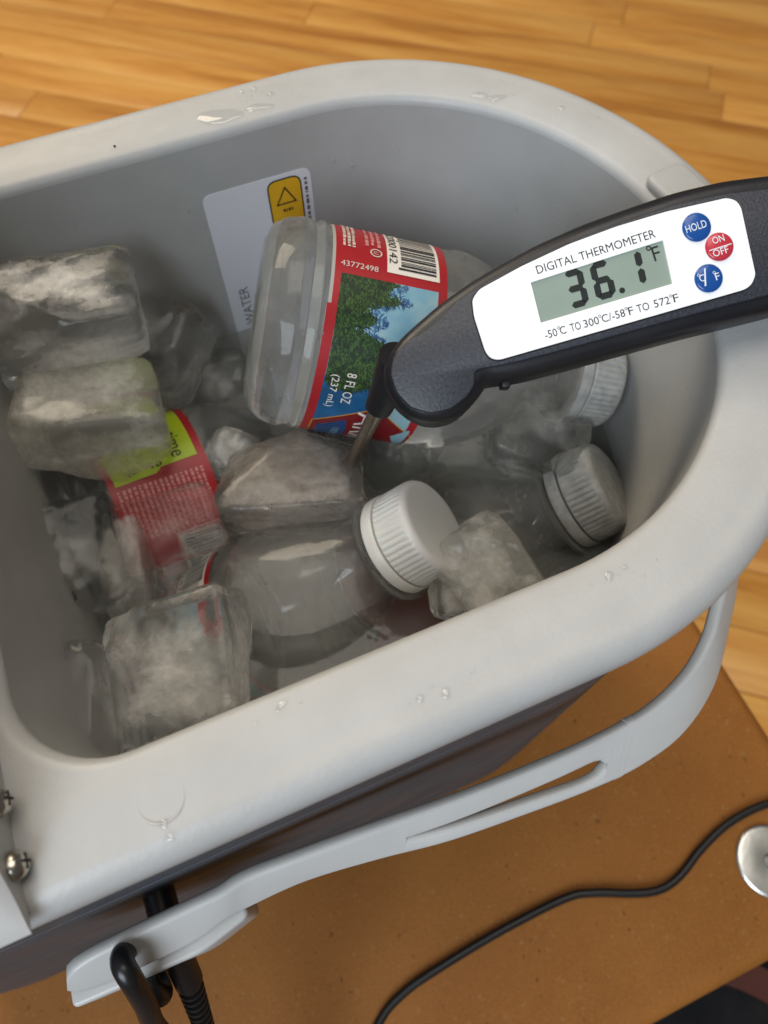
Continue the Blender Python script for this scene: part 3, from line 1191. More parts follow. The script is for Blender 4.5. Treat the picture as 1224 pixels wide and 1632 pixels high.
def main_label(e, picture=True, seed=1):
    """the red label with the forest picture; th = 0 faces the viewer, th grows downwards in the picture"""
    vf = join(patch(17.2, 46.6, -96, -14, RL), patch(16.2, 46.6, -14, 190, RL), patch(17.2, 46.6, 190, 264, RL))
    lb = obj('label', vf[0], vf[1], 'label_red', e)
    bk = patch(16.4, 46.4, -95.5, 263.5, RL - 0.08)
    obj('label_back', bk[0], bk[1], 'label_reverse', lb)
    # barcode block with small print beside it
    barcode(lb, 30.5, 44.4, -92, -37, '7142000142', seed)
    tv = label_text('43772498', 18.8, -46, 9.0, 1.9, RL + 0.16)
    # runs along the axis: numbers read across
    V, F = text_fit('43772498', 9.6, 1.7)
    V = [wrap(18.6 + q[0], -35.5 - deg(q[1]), RL + 0.16) for q in V]
    obj('number', V, F, 'label_cream', lb)
    V, F = text_rows([19.0, 20.2, 21.4], -80, -50, 0.8, RL + 0.16, seed + 2)
    obj('small_print', V, F, 'label_cream', lb)
    V, F = text_rows([24.8, 26.4, 28.0], -82, -54, 0.9, RL + 0.16, seed + 3)
    obj('small_print', V, F, 'label_pink', lb)
    ringv = ([wrap(27.6 + rr * math.cos(k * math.pi / 8), -49 + deg(rr * math.sin(k * math.pi / 8)), RL + 0.16) for k in range(16) for rr in (1.25, 1.6)],
             [(2 * k, 2 * k + 1, (2 * k + 3) % 32, (2 * k + 2) % 32) for k in range(16)])
    ut = text_fit('U', 1.0, 1.3)
    ringv = join(ringv, ([wrap(26.9 + q[1], -50 + deg(q[0]), RL + 0.16) for q in ut[0]], ut[1]))
    obj('kosher_mark', ringv[0], ringv[1], 'label_cream', lb)
    # picture
    V, F = poly_patch([(18.9, -31), (44.2, -31), (44.2, 62), (18.6, 62)], RL + 0.12)
    pic = obj('forest_picture', V, F, 'label_sky', lb)
    V, F = poly_patch([(18.6, 22), (30.5, 18), (34, 26), (34, 62), (18.6, 62)], RL + 0.15)
    obj('lake', V, F, 'label_blue', pic)
    rt = random.Random(seed + 9)

    def spray(n, region, r, size):
        vf = ([], [])
        Vs, Fs = [], []
        for _ in range(n):
            for _try in range(40):
                u, th = rt.uniform(18.9, 43.5), rt.uniform(-30.5, 45)
                if region(u, th):
                    break
            else:
                continue
            # needles point towards the label's upper right and outwards
            a = R(rt.choice((55, 75, 100, 20, 130)) + rt.uniform(-25, 25))
            ln = size * rt.uniform(0.7, 1.5)
            wd = ln * rt.uniform(0.16, 0.32)
            du, dt = math.cos(a), math.sin(a)
            pts = [(-ln / 2, 0), (0, wd / 2), (ln / 2, 0), (0, -wd / 2)]
            o2 = len(Vs)
            for (p, q) in pts:
                uu = min(max(u + p * du - q * dt, 18.8), 44.1)
                tt = max(th + deg(p * dt + q * du), -31)
                Vs.append(wrap(uu, tt, r))
            Fs.append((o2, o2 + 1, o2 + 2, o2 + 3))
        return Vs, Fs

    def tree_mass(u, th):
        # outline: solid on the base side, three branch tips reaching into the sky
        edge = 29 + 4.2 * math.sin((th + 36) * 0.16) + 0.10 * (th + 30) * (1 if th < 8 else 0.4) + 2.0 * math.sin(th * 0.55)
        return u < edge and th < 24 + (u - 18) * 0.9

    cells = ([], [])
    du_, dt_ = 0.85, 1.9
    for iu in range(30):
        for it in range(40):
            u, th = 18.9 + iu * du_, -31 + it * dt_
            if u < 43.5 and tree_mass(u + 1.6 + rt.uniform(-0.8, 0.8), th + 1):
                cells = join(cells, ([wrap(u, th, RL + 0.165), wrap(u + du_, th, RL + 0.165), wrap(u + du_, th + dt_, RL + 0.165), wrap(u, th + dt_, RL + 0.165)], [(0, 1, 2, 3)]))
    obj('tree_trunks', cells[0], cells[1], 'print_tree_dark', pic)
    V, F = spray(1500, tree_mass, RL + 0.19, 1.9)
    obj('tree_shade', V, F, 'print_tree_dark', pic)
    V, F = spray(800, tree_mass, RL + 0.22, 1.1)
    obj('tree_boughs', V, F, 'print_tree_light', pic)
    V, F = spray(420, lambda u, th: tree_mass(u - 3.2, th) and not tree_mass(u + 0.5, th) and th < 30, RL + 0.17, 1.3)
    obj('far_trees', V, F, 'print_tree_blue', pic)
    # volume statement
    V, F = label_text('8 FL OZ', 24.2, 19, 9.2, 2.5, RL + 0.28)
    obj('volume_print', V, F, 'label_white', lb)
    V, F = label_text('(237 mL)', 20.0, 21, 10.2, 2.5, RL + 0.28)
    obj('volume_print', V, F, 'label_white', lb)
    # name banner: dark red lozenge with gold edges
    for nm, pts, mt, rr in (('banner_edge', [(34.6, 37.2), (46.4, 58), (46.4, 175), (34.6, 196), (18.3, 175), (18.3, 56.0)], 'label_gold', 0.17),
                            ('banner', [(34.6, 37.9), (46.2, 58.5), (46.2, 174.5), (34.6, 195), (18.6, 174.5), (18.6, 56.6)], 'label_dark_red', 0.20),
                            ('banner_field', [(20.2, 61), (27.2, 50.8), (28.4, 62), (28.4, 160), (20.2, 160)], 'label_deep_blue', 0.23)):
        V, F = poly_patch(pts, RL + rr)
        obj(nm, V, F, mt, lb)
    V, F = poly_patch([(44.6, 52), (41.0, 62), (44.2, 82), (45.4, 82), (45.4, 52)], RL + 0.26)
    obj('sky_wedge', V, F, 'label_pale_blue', lb)
    V, F = label_text('ARROWHEAD', 29.6, 42, 60.0, 6.4, RL + 0.34)
    obj('name_print', V, F, 'label_white', lb)
    V, F = label_text('100% SPRING WATER', 24.6, 62, 34.0, 2.0, RL + 0.30)
    obj('name_print', V, F, 'label_pale_blue', lb)
    return lb


def facts_label(e, shift=0.0, seed=4):
    """the reverse of the same label: lime box, columns of small print, barcode"""
    vf = patch(16.6, 46.6, -170 + shift, 188 + shift, RL)
    lb = obj('label', vf[0], vf[1], 'label_red', e)
    bk = patch(16.8, 46.4, -169.5 + shift, 187.5 + shift, RL - 0.08)
    obj('label_back', bk[0], bk[1], 'label_reverse', lb)
    V, F = poly_patch([(18.6, -70 + shift), (44.2, -70 + shift), (44.2, -18 + shift), (33, -17 + shift), (31, -14 + shift), (18.6, -13 + shift)], RL + 0.14)
    gp = obj('lime_panel', V, F, 'label_lime', lb)
    for s, u, th, w, h in (('time', 37.0, -40, 9.6, 4.2), ('me', 30.0, -29, 5.6, 3.6), ('e', 23.4, -23, 2.4, 2.8)):
        V, F = label_text(s, u, th + shift, w, h, RL + 0.24)
        obj('lime_print', V, F, 'ink_black', gp)
    V, F = text_rows([18.4 + 1.56 * k for k in range(17)], -10 + shift, 24 + shift, 0.95, RL + 0.16, seed)
    obj('small_print', V, F, 'label_pink', lb)
    b = barcode(lb, 31, 44, 27 + shift, 72 + shift, None, seed + 1)
    V, F = text_rows([18.6, 20.2, 21.8, 23.4], 42 + shift, 54 + shift, 1.1, RL + 0.18, seed + 2)
    obj('gold_print', V, F, 'label_gold', lb)
    V, F = poly_patch([(18.4, 56 + shift), (29, 56 + shift), (29, 100 + shift), (18.4, 100 + shift)], RL + 0.16)
    obj('label_field', V, F, 'label_dark_red', lb)
    return lb


b_back = make_bottle((143.5, -9.5, -55.2), (0.883, -0.388, -0.263), 'labelled water bottle lying against the far wall, its tree picture facing up', cap='cap_fogged', body='bottle_hazy')
main_label(b_back, seed=1).location.z = -0.004
b_front = make_bottle((74.1, -34.4, -51.5), (0.745, -0.145, 0.65), 'clear bottle in front with its white ribbed cap pointing up', cap='cap_white', body='bottle_hazy')
main_label(b_front, seed=5).location.z = -0.006
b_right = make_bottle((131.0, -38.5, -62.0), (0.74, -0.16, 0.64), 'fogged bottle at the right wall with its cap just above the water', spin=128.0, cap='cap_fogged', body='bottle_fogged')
main_label(b_right, seed=11)
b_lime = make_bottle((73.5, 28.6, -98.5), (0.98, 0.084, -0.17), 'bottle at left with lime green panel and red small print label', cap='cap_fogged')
facts_label(b_lime, -4.0)

# drops of condensation and bubbles clinging to the bottles


def clinging(e, n, u_rng, t_rng, seed, r_rng, name='condensation'):
    rb = random.Random(seed)
    V, F = [], []
    prof = sorted((z, r) for r, z in BODY[3:])
    for _ in range(n):
        u, th = rb.uniform(*u_rng), rb.uniform(*t_rng)
        rad = BODY[-1][0]
        for (r0, z0), (r1, z1) in zip(BODY[3:-1], BODY[4:]):
            if z0 <= u <= z1 and z1 > z0:
                rad = r0 + (r1 - r0) * (u - z0) / (z1 - z0)
                break
        c = Vector(wrap(u, th, rad))
        nx = Vector((math.cos(R(th)), math.sin(R(th)), 0))
        ny = Vector((-math.sin(R(th)), math.cos(R(th)), 0))
        nz = Vector((0, 0, 1))
        rr = rb.uniform(*r_rng)
        o_ = len(V)
        for i, (q, h) in enumerate(((1.0, -0.1), (0.86, 0.3), (0.5, 0.55))):
            for j in range(10):
                a = 2 * math.pi * j / 10
                V.append(c + ny * (rr * q * math.cos(a)) + nz * (rr * q * math.sin(a)) + nx * (rr * h))
        for i in range(2):
            for j in range(10):
                k = (j + 1) % 10
                F.append((o_ + i * 10 + j, o_ + i * 10 + k, o_ + (i + 1) * 10 + k, o_ + (i + 1) * 10 + j))
        F.append(tuple(o_ + 20 + j for j in range(10)))
    o = obj(name, V, F, 'bubble', e)
    o['kind'] = 'stuff'


clinging(b_front, 12, (49, 80), (-75, 75), 2, (0.25, 0.55))
clinging(b_back, 12, (-1, 15), (-70, 80), 3, (0.2, 0.45))
clinging(b_right, 420, (46, 84), (-190, -40), 4, (0.15, 0.6), 'bubbles')
air_pocket(b_front, 51.0)
clinging(b_lime, 30, (48, 75), (-60, 60), 5, (0.3, 0.7))

# ------------------------------------------------------------------ ice


def ice_mesh(size, seed, power=6.0, rough=0.05, cuts=3):
    rb = random.Random(seed)
    N = 22
    V, F, idx = [], [], {}

    def vid(p):
        k = tuple(round(c, 5) for c in p)
        if k not in idx:
            idx[k] = len(V)
            V.append(Vector(p))
        return idx[k]

    for ax in range(3):
        for sg in (-1, 1):
            for i in range(N):
                for j in range(N):
                    q = []
                    for (a, b) in ((i, j), (i + 1, j), (i + 1, j + 1), (i, j + 1)):
                        c = [0, 0, 0]
                        c[ax] = sg
                        c[(ax + 1) % 3] = -1 + 2 * a / N
                        c[(ax + 2) % 3] = -1 + 2 * b / N
                        q.append(vid(c))
                    F.append(tuple(q))
    off = Vector((seed * 3.1, seed * 1.7, seed * 0.9))
    planes = []
    for _ in range(cuts):
        n_ = Vector((rb.choice((-1, 1)) * rb.uniform(0.3, 1), rb.choice((-1, 1)) * rb.uniform(0.3, 1), rb.choice((-1, 1)) * rb.uniform(0.3, 1))).normalized()
        planes.append((n_, rb.uniform(0.98, 1.22) if cuts < 6 else rb.uniform(0.78, 1.1)))
    out = []
    for p in V:
        s = (abs(p.x) ** power + abs(p.y) ** power + abs(p.z) ** power) ** (1 / power)
        q = p / s
        for n_, d in planes:
            e = q.dot(n_) - d
            if e > 0:
                q = q - n_ * (e * 0.92)
        q = q * (1 + rough * noise.noise(q * 1.3 + off) * 1.4 + rough * 0.5 * noise.noise(q * 3.4 + off) + rough * 0.30 * noise.noise(q * 7 + off) - rough * 0.45 * max(0, noise.noise(q * 11 + off) - 0.25))
        q.x *= 1 + 0.08 * q.y * math.sin(seed)
        q.y *= 1 + 0.08 * q.z * math.cos(seed * 2.0)
        out.append((q.x * size[0] / 2, q.y * size[1] / 2, q.z * size[2] / 2))
    return mesh('ice_cube', out, F, True, 55)


def air_mesh(size, seed, nveil, nbub):
    rb = random.Random(seed * 7 + 1)
    V, F, D = [], [], []
    hs = Vector(size) * 0.5
    for _ in range(nveil):
        c = Vector([rb.uniform(-0.35, 0.35) * h for h in hs])
        e = Euler((rb.uniform(-0.6, 0.6), rb.uniform(-0.6, 0.6), rb.uniform(0, 6.28)), 'XYZ').to_matrix()
        ra, rc = rb.uniform(0.35, 0.62) * min(hs.x, hs.y) * 1.2, rb.uniform(0.3, 0.6) * min(hs.x, hs.y)
        pk = rb.uniform(0.5, 1.0)
        o_ = len(V)
        nr, na = 6, 18
        for i in range(nr + 1):
            r_ = i / nr
            for j in range(na):
                a = 2 * math.pi * j / na
                p = Vector((ra * r_ * math.cos(a), rc * r_ * math.sin(a), 0))
                p.z = 1.3 * noise.noise(p * 0.16 + Vector((seed, _ * 3.3, 0)))
                p = c + e @ p
                V.append([max(-h * 0.86, min(h * 0.86, q)) for q, h in zip(p, hs)])
                D.append(pk * (1 - r_ * r_))
        for i in range(nr):
            for j in range(na):
                k = (j + 1) % na
                F.append((o_ + i * na + j, o_ + i * na + k, o_ + (i + 1) * na + k, o_ + (i + 1) * na + j))
    for _ in range(nbub):
        c = Vector([max(-0.85, min(0.85, rb.gauss(0, 0.42))) * h for h in hs])
        r_ = rb.uniform(0.12, 0.42)
        st = rb.uniform(1.0, 2.6)
        o_ = len(V)
        for q in ((1, 0, 0), (-1, 0, 0), (0, 1, 0), (0, -1, 0), (0, 0, st), (0, 0, -st)):
            V.append(c + Vector(q) * r_)
            D.append(1.4)
        for (a, b, d_) in ((0, 2, 4), (2, 1, 4), (1, 3, 4), (3, 0, 4), (2, 0, 5), (1, 2, 5), (3, 1, 5), (0, 3, 5)):
            F.append((o_ + a, o_ + b, o_ + d_))
    me = bpy.data.meshes.new('trapped_air')
    me.from_pydata([Vector(v_) * MM for v_ in V], [], F)
    me.polygons.foreach_set('use_smooth', [True] * len(me.polygons))
    at_ = me.attributes.new('density', 'FLOAT', 'POINT')
    at_.data.foreach_set('value', D)
    return me


def ice(loc, size, rot, mat, label, seed, power=8.0, rough=0.05, cuts=3):
    me = ice_mesh(size, seed, power, rough, cuts)
    o = link('ice_cube', me, mat)
    o.location = Vector(loc) * MM
    o.rotation_euler = [R(a) for a in rot]
    tag(o, label, 'ice', 'ice cubes in the cooler')
    if min(size) > 10:
        nv, nb = {'ice_glass': (1, 20), 'ice_clear': (5, 70), 'ice_cloudy': (12, 60), 'ice_dim': (4, 40), 'ice_grey': (8, 30)}[mat]
        link('trapped_air', air_mesh(size, seed, nv, nb), 'ice_air' if mat != 'ice_dim' else 'ice_air_thin', o)
    return o


ice((0.1, 51.7, -27.2), (40, 25, 26), (2.2, 6.8, -5.2), 'ice_clear', 'clear ice cube on top of the stack at the left wall', 3, 10, 0.045, 3)
ice((-3.7, 30.3, -45.8), (39, 26, 28), (-3.4, 5.4, -11.4), 'ice_cloudy', 'cloudy ice cube under the clear top cube, above the lime label', 5, 9, 0.05, 3)
ice((21.4, 57.7, -57.2), (22, 30, 24), (11.2, -3.6, -38.2), 'ice_dim', 'dim ice cube half hidden behind the stack at left', 8, 7)
ice((5.5, -2.3, -60.2), (29, 20, 8), (13.7, -3.5, -6.9), 'ice_glass', 'flat clear ice piece lying on the red label', 12, 9, 0.05, 2)
ice((-22.2, 0.6, -63.2), (24, 32, 26), (12.7, 13.5, -0.7), 'ice_dim', 'dark clear ice cube wedged against the left wall', 14, 9)
ice((-10.6, -2.7, -73.7), (15, 31, 22), (12.0, 2.8, -6.1), 'ice_cloudy', 'narrow cloudy ice piece between left wall cube and red label', 15, 7)
ice((-1.4, -46.5, -51.9), (33, 35, 22), (6.1, -11.1, -9.5), 'ice_clear', 'large frosted ice cube standing on the front bottle', 21, 14, 0.035, 3)
ice((-27.0, -47.2, -45.6), (20, 30, 13), (5.7, -3.5, -6.9), 'ice_dim', 'slim ice piece by the front left corner beside the large cube', 23, 6)
ice((43.4, -1.5, -62.5), (41, 27, 22), (-1.3, -1.3, -20.3), 'ice_grey', 'grey opaque ice chunk in the middle touched by the probe', 29, 10, 0.05, 5)
ice((116.8, -16.0, -61.5), (29, 24, 22), (6.4, 14.8, -34.7), 'ice_dim', 'ice cube under the thermometer beside the far bottle cap', 31, 10)
ice((83.7, -49.5, -58.9), (23, 27, 22), (10.8, -23.5, 8.7), 'ice_cloudy', 'pale ice cube between the two white caps near the rim', 33, 10)
ice((69.7, -52.6, -59.8), (9, 11, 9), (37.1, 13.4, -5.1), 'ice_clear', 'small clear ice chip beside the front cap', 35, 4)
ice((29.9, 19.0, -69.0), (16, 16, 14), (16.7, 19.7, -35.6), 'ice_cloudy', 'small pale ice chip between lime label and middle chunk', 37, 4, 0.09, 4)
ice((82.7, 11.9, -93.3), (22, 18, 18), (17.1, 13.4, -5.1), 'ice_dim', 'sunken ice cube under the water right of the probe', 39, 6)
ice((108.7, -2.4, -101.6), (30, 22, 20), (13.6, 13.1, -50.3), 'ice_dim', 'sunken ice cube behind the front cap', 41, 6)
ice((32.1, 57.0, -82.3), (30, 24, 22), (14.4, -4.4, -14.1), 'ice_dim', 'sunken ice cube by the base of the far bottle', 43, 6)

# ------------------------------------------------------------------ digital thermometer
K = 0.1318     # millimetres for one unit of the traced outline
t_org = Vector((114.3, -24.5, 14.7))
TH = empty('thermometer', t_org, Euler((R(26.8), 0, R(-23.0)), 'XYZ').to_matrix())
tag(TH, 'black folding digital thermometer reading 36.1 lying across the rim', 'thermometer')


def tp(px, py):
    return ((px - 970) * K, -(py - 445) * K)


bodyp = [(1224, 270), (1300, 262), (1380, 262), (1450, 275), (1495, 305), (1510, 350), (1495, 400), (1450, 432), (1360, 462), (1224, 497), (1110, 525), (1008, 553), (906, 581), (840, 598), (804, 603), (779, 606),
         (773, 620), (753, 645), (722, 666), (687, 672), (651, 661), (622, 632), (609, 597), (615, 566), (636, 535), (666, 508), (702, 477), (753, 441), (804, 411), (855, 383), (931, 349), (1008, 321), (1084, 296), (1161, 278)]
bp_ = [tp(*q) for q in bodyp]
bp_ = rounded_poly(bp_, 2.2, 2)
V, F = slab(bp_, -13.5, -0.9, 3.2, 5)
obj('body', V, F, 'thermometer_side', TH)
# front cover: lighter grained plateau with the round pivot end
cov = [(1224, 300), (1300, 290), (1380, 290), (1440, 300), (1475, 330), (1480, 365), (1450, 405), (1350, 436), (1224, 470), (1110, 499), (1008, 527), (906, 555), (840, 572), (800, 581), (757, 589),
       (757, 612), (744, 632), (718, 651), (687, 658), (655, 649), (632, 625), (622, 596), (626, 570), (645, 545), (678, 526), (700, 508), (726, 480), (770, 452), (818, 427), (868, 402), (940, 371), (1012, 346), (1086, 322), (1161, 307)]
cp_ = rounded_poly([tp(*q) for q in cov], 0.9, 2)
V, F = slab(cp_, -3.0, 0.0, 0.5, 2, False)
obj('front_cover', V, F, 'thermometer_plastic', TH)
# pivot drum under the round end and stop peg below the body
pc = tp(690, 594)
V, F = lathe([(0.0, -17.0), (8.6, -17.0), (9.4, -16.2), (9.6, -14.0), (9.6, -5.0), (0.0, -5.0)], 40)
V = [(x + pc[0] + 0.9, y + pc[1] - 0.3, z) for x, y, z in V]
obj('pivot_drum', V, F, 'thermometer_side', TH)
V, F = box(-0.9, 0.9, -0.8, 0.8, -9, -4.0, 0.3)
q = tp(812, 605)
V = [(x + q[0], y + q[1], z) for x, y, z in V]
obj('stop_peg', V, F, 'thermometer_side', TH)

fp = [(752, 478), (763, 462), (829, 426), (906, 390), (982, 362), (1059, 339), (1156, 317), (1171, 321), (1179, 332), (1202, 439), (1196, 454), (1186, 462), (1008, 513), (794, 574), (781, 571), (773, 561), (755, 505)]
fp = rounded_poly([tp(*q) for q in fp], 0.8, 3)
V, F = slab(inset2d(fp, -0.28), -0.4, 0.04, 0.0)
obj('plate_recess', V, F, 'gasket_black', TH, smooth=False)
PZ = 0.55
lc = [tp(845, 451), tp(1055, 384), tp(1070, 453), tp(861, 515)]
bm = bmesh.new()
rings = []
for lp_, zz in ((fp, (PZ, -0.2)), (lc, (PZ, 0.0))):
    top_ = [bm.verts.new((x * MM, y * MM, zz[0] * MM)) for x, y in lp_]
    bot_ = [bm.verts.new((x * MM, y * MM, zz[1] * MM)) for x, y in lp_]
    n_ = len(lp_)
    for k in range(n_):
        bm.faces.new((top_[k], top_[(k + 1) % n_], bot_[(k + 1) % n_], bot_[k]))
    rings += [bm.edges.get((top_[k], top_[(k + 1) % n_])) for k in range(n_)]
bmesh.ops.triangle_fill(bm, use_beauty=True, use_dissolve=False, edges=rings)
bmesh.ops.recalc_face_normals(bm, faces=bm.faces)
pm = bpy.data.meshes.new('face_plate')
bm.to_mesh(pm)
bm.free()
plate = link('face_plate', pm, 'face_white', TH)

TA = math.atan2(451 - 384, 1055 - 845)
ROT2 = Matrix.Rotation(TA, 4, 'Z')


def printed(s, px, py, w_px, h_px, z, name, mat, parent, ang=TA, shear=0.0):
    V, F = text_fit(s, w_px * K, h_px * K)
    o2 = Vector((*tp(px, py), z))
    m = Matrix.Translation(o2) @ Matrix.Rotation(ang, 4, 'Z')
    V = [m @ Vector((q[0] + q[1] * shear, q[1], 0)) for q in V]
    return obj(name, V, F, mat, parent, smooth=False)


A2 = math.atan2(436 - 377, 1042 - 853)
printed('DIGITAL THERMOMETER', 856, 438, 197, 13.5, PZ + 0.03, 'printed_title', 'ink_black', plate, A2)
A3 = math.atan2(541 - 481, 1080 - 869)
xs = 869
for s, off, w, h, rise in (('-50', 0, 20, 12.5, 0), ('o', 22, 4.5, 5, 9), ('C', 25, 9.5, 12.5, 0), ('TO', 42, 17, 12.5, 0), ('300', 64, 25, 12.5, 0), ('o', 90, 4.5, 5, 9), ('C/-58', 94, 38, 12.5, 0), ('o', 133, 4.5, 5, 9), ('F', 138, 8, 12.5, 0), ('TO', 152, 20, 12.5, 0), ('572', 180, 26, 12.5, 0), ('o', 207, 4.5, 5, 9), ('F', 212, 8.5, 12.5, 0)):
    printed(s, 869 + off * math.cos(A3) - rise * math.sin(A3), 541 - off * math.sin(A3) - rise * math.cos(A3), w, h, PZ + 0.03, 'printed_range', 'ink_black', plate, A3)

# display
lc = [tp(845, 451), tp(1055, 384), tp(1070, 453), tp(861, 515)]
V, F = slab(inset2d(lc, -0.12), 0.0, 0.145, 0)
disp = obj('display', V, F, 'lcd_bezel', TH, smooth=False)
V, F = slab(lc, 0.0, 0.17, 0)
obj('screen', V, F, 'lcd_green', disp, smooth=False)


def seg_digit(segs, px, py, w, h, tk, z):
    """seven-segment digit; px, py is its lower left corner on the photograph's scale"""
    w, h, tk = w * K, h * K, tk * K
    g = tk * 0.12
    c = tk / 2
    hz = lambda y: [(g + c * 0.6, y), (g + c * 1.4, y + c), (w - g - c * 1.4, y + c), (w - g - c * 0.6, y), (w - g - c * 1.4, y - c), (g + c * 1.4, y - c)]
    vt = lambda x, y0, y1: [(x, y0 + g), (x + c, y0 + g + c * 0.8), (x + c, y1 - g - c * 0.8), (x, y1 - g), (x - c, y1 - g - c * 0.8), (x - c, y0 + g + c * 0.8)]
    allp = {'a': hz(h - c), 'g': hz(h / 2), 'd': hz(c), 'f': vt(c, h / 2, h - c * 0.5), 'b': vt(w - c, h / 2, h - c * 0.5), 'e': vt(c, c * 0.5, h / 2), 'c': vt(w - c, c * 0.5, h / 2)}
    m = Matrix.Translation(Vector((*tp(px, py), z))) @ Matrix.Rotation(TA - R(2), 4, 'Z')
    for s in segs:
        pts = [m @ Vector((x + y * 0.05, y, 0)) for x, y in allp[s]]
        obj('digit_segment', pts, [tuple(range(6))], 'lcd_ink', disp, smooth=False)


seg_digit('abgcd', 908, 494, 33, 61, 10.5, 0.22)
seg_digit('afgecd', 951, 480.5, 33, 61, 10.5, 0.22)
seg_digit('bc', 1000, 463, 33, 60, 11, 0.22)
dp = tp(991, 463)
V = [(dp[0] + 0.62 * math.cos(k * math.pi / 10), dp[1] + 0.62 * math.sin(k * math.pi / 10), 0.22) for k in range(20)]
obj('decimal_point', V, [tuple(range(20))], 'lcd_ink', disp, smooth=False)
printed('F', 1043, 417, 12, 23, 0.22, 'unit_sign', 'lcd_ink', disp)
dg_ = tp(1033, 396)
V = [(dg_[0] + rr * math.cos(k * math.pi / 10), dg_[1] + rr * math.sin(k * math.pi / 10), 0.22) for k in range(20) for rr in (0.28, 0.55)]
obj('degree_sign', V, [(2 * k, 2 * k + 1, (2 * k + 3) % 40, (2 * k + 2) % 40) for k in range(20)], 'lcd_ink', disp, smooth=False)

for (px, py, r, mt) in ((1108, 364, 22.8, 'button_blue'), (1144, 395, 22.4, 'button_red'), (1127, 445, 22.4, 'button_blue')):
    c = tp(px, py)
    rr = r * K
    V, F = lathe([(rr, 0.05), (rr, 0.35), (rr * 0.97, 0.52), (rr * 0.88, 0.66), (rr * 0.6, 0.76), (rr * 0.3, 0.79), (0.0, 0.80)], 40)
    V = [(x + c[0], y + c[1], z + 0.42) for x, y, z in V]
    b = obj('button', V, F, mt, TH)
    if py == 364:
        b['label'] = 'blue HOLD button'
        printed('HOLD', px - 17, py + 11, 34, 12, 1.24, 'button_lettering', 'button_ink', b)
    elif py == 395:
        b['label'] = 'red ON OFF button'
        printed('ON', px - 11, py - 2.5, 19, 11, 1.24, 'button_lettering', 'button_ink', b)
        printed('OFF', px - 10, py + 18, 25, 11, 1.24, 'button_lettering', 'button_ink', b)
        m = Matrix.Translation(Vector((*tp(px, py + 2), 0.0))) @ Matrix.Rotation(TA, 4, 'Z')
        V, F = xform(box(-2.4, 2.4, -0.1, 0.1, 1.0, 1.25), m)
        obj('button_rule', V, F, 'button_ink', b, smooth=False)
    else:
        b['label'] = 'blue unit switching button'
        printed('C', px - 14.5, py + 7.5, 8.5, 11, 1.24, 'button_lettering', 'button_ink', b)
        printed('F', px + 10.5, py + 4.5, 7, 11, 1.24, 'button_lettering', 'button_ink', b)
        printed('o', px - 19, py - 0.5, 4.5, 4.5, 1.24, 'button_lettering', 'button_ink', b)
        printed('o', px + 5.5, py - 5, 4.5, 4.5, 1.24, 'button_lettering', 'button_ink', b)
        printed('/', px - 8.0, py + 14, 10, 27, 1.25, 'button_lettering', 'button_ink', b)

# probe: black sleeve folding out of the pivot, steel rod down to the ice
pa, pb, pcn = Vector((70.3, -17.2, 1.6)), Vector((64.7, -17.1, -14.0)), Vector((60.1, -2.4, -64.1))
d = (pcn - pb).normalized()
V, F = tube([pa, pa.lerp(pb, 0.3), pa.lerp(pb, 0.6), pb], lambda s: 5.2 - 1.9 * s, 20, 4)
slv = obj('probe_sleeve', V, F, 'thermometer_side', TH, keep=True)
V, F = tube([pb - d * 3, pb, pb.lerp(pcn, 0.5), pcn, pcn + d * 5], lambda s: 1.85 if s < 0.9 else 1.85 - 6 * (s - 0.9), 18, 6)
obj('probe_rod', V, F, 'probe_steel', slv, keep=True)

# ------------------------------------------------------------------ drops, speck
dr = [((58.2, 79.2), 6.2, 3.2, 0.55, 'widest flat water drop on the far rim'),
      ((69.6, 78.6), 3.6, 1.6, 0.5, 'small drop right beside the widest flat drop'),
      ((67.1, 86.6), 0.9, 0.8, 0.5, 'tiny drop left of three near the far outer edge'),
      ((70.7, 86.7), 1.1, 1.1, 0.6, 'tiny drop in the middle of three near the far outer edge'),
      ((74.2, 82.6), 1.1, 1.1, 0.6, 'tiny drop right of three near the far outer edge'),
      ((127.6, 59.6), 2.6, 1.3, 0.5, 'drop forming the left half of a wavy streak on the far rim'),
      ((131.6, 56.6), 3.0, 1.2, 0.5, 'drop forming the right half of a wavy streak on the far rim'),
      ((145.8, 45.7), 1.2, 0.9, 0.4, 'faint lone drop where the far rim curves to the latch'),
      ((-3.4, -88.2), 0.8, 1.1, 0.5, 'drop just under the moulded ring on the near rim'),
      ((-3.0, -90.6), 0.8, 1.0, 0.5, 'lower drop near the outer edge below the moulded ring'),
      ((43.8, -86.1), 1.0, 0.7, 0.5, 'left drop of a pair in the middle of the near rim'),
      ((48.4, -87.0), 1.1, 1.0, 0.55, 'right drop of a pair in the middle of the near rim'),
      ((20.8, -77.6), 1.2, 0.8, 0.35, 'faint drop at the inner edge of the near rim'),
      ((90.2, -78.6), 0.7, 0.7, 0.5, 'round drop of a pair where the near rim starts to curve'),
      ((86.6, -79.0), 1.5, 0.8, 0.35, 'long faint drop of a pair where the near rim starts to curve')]
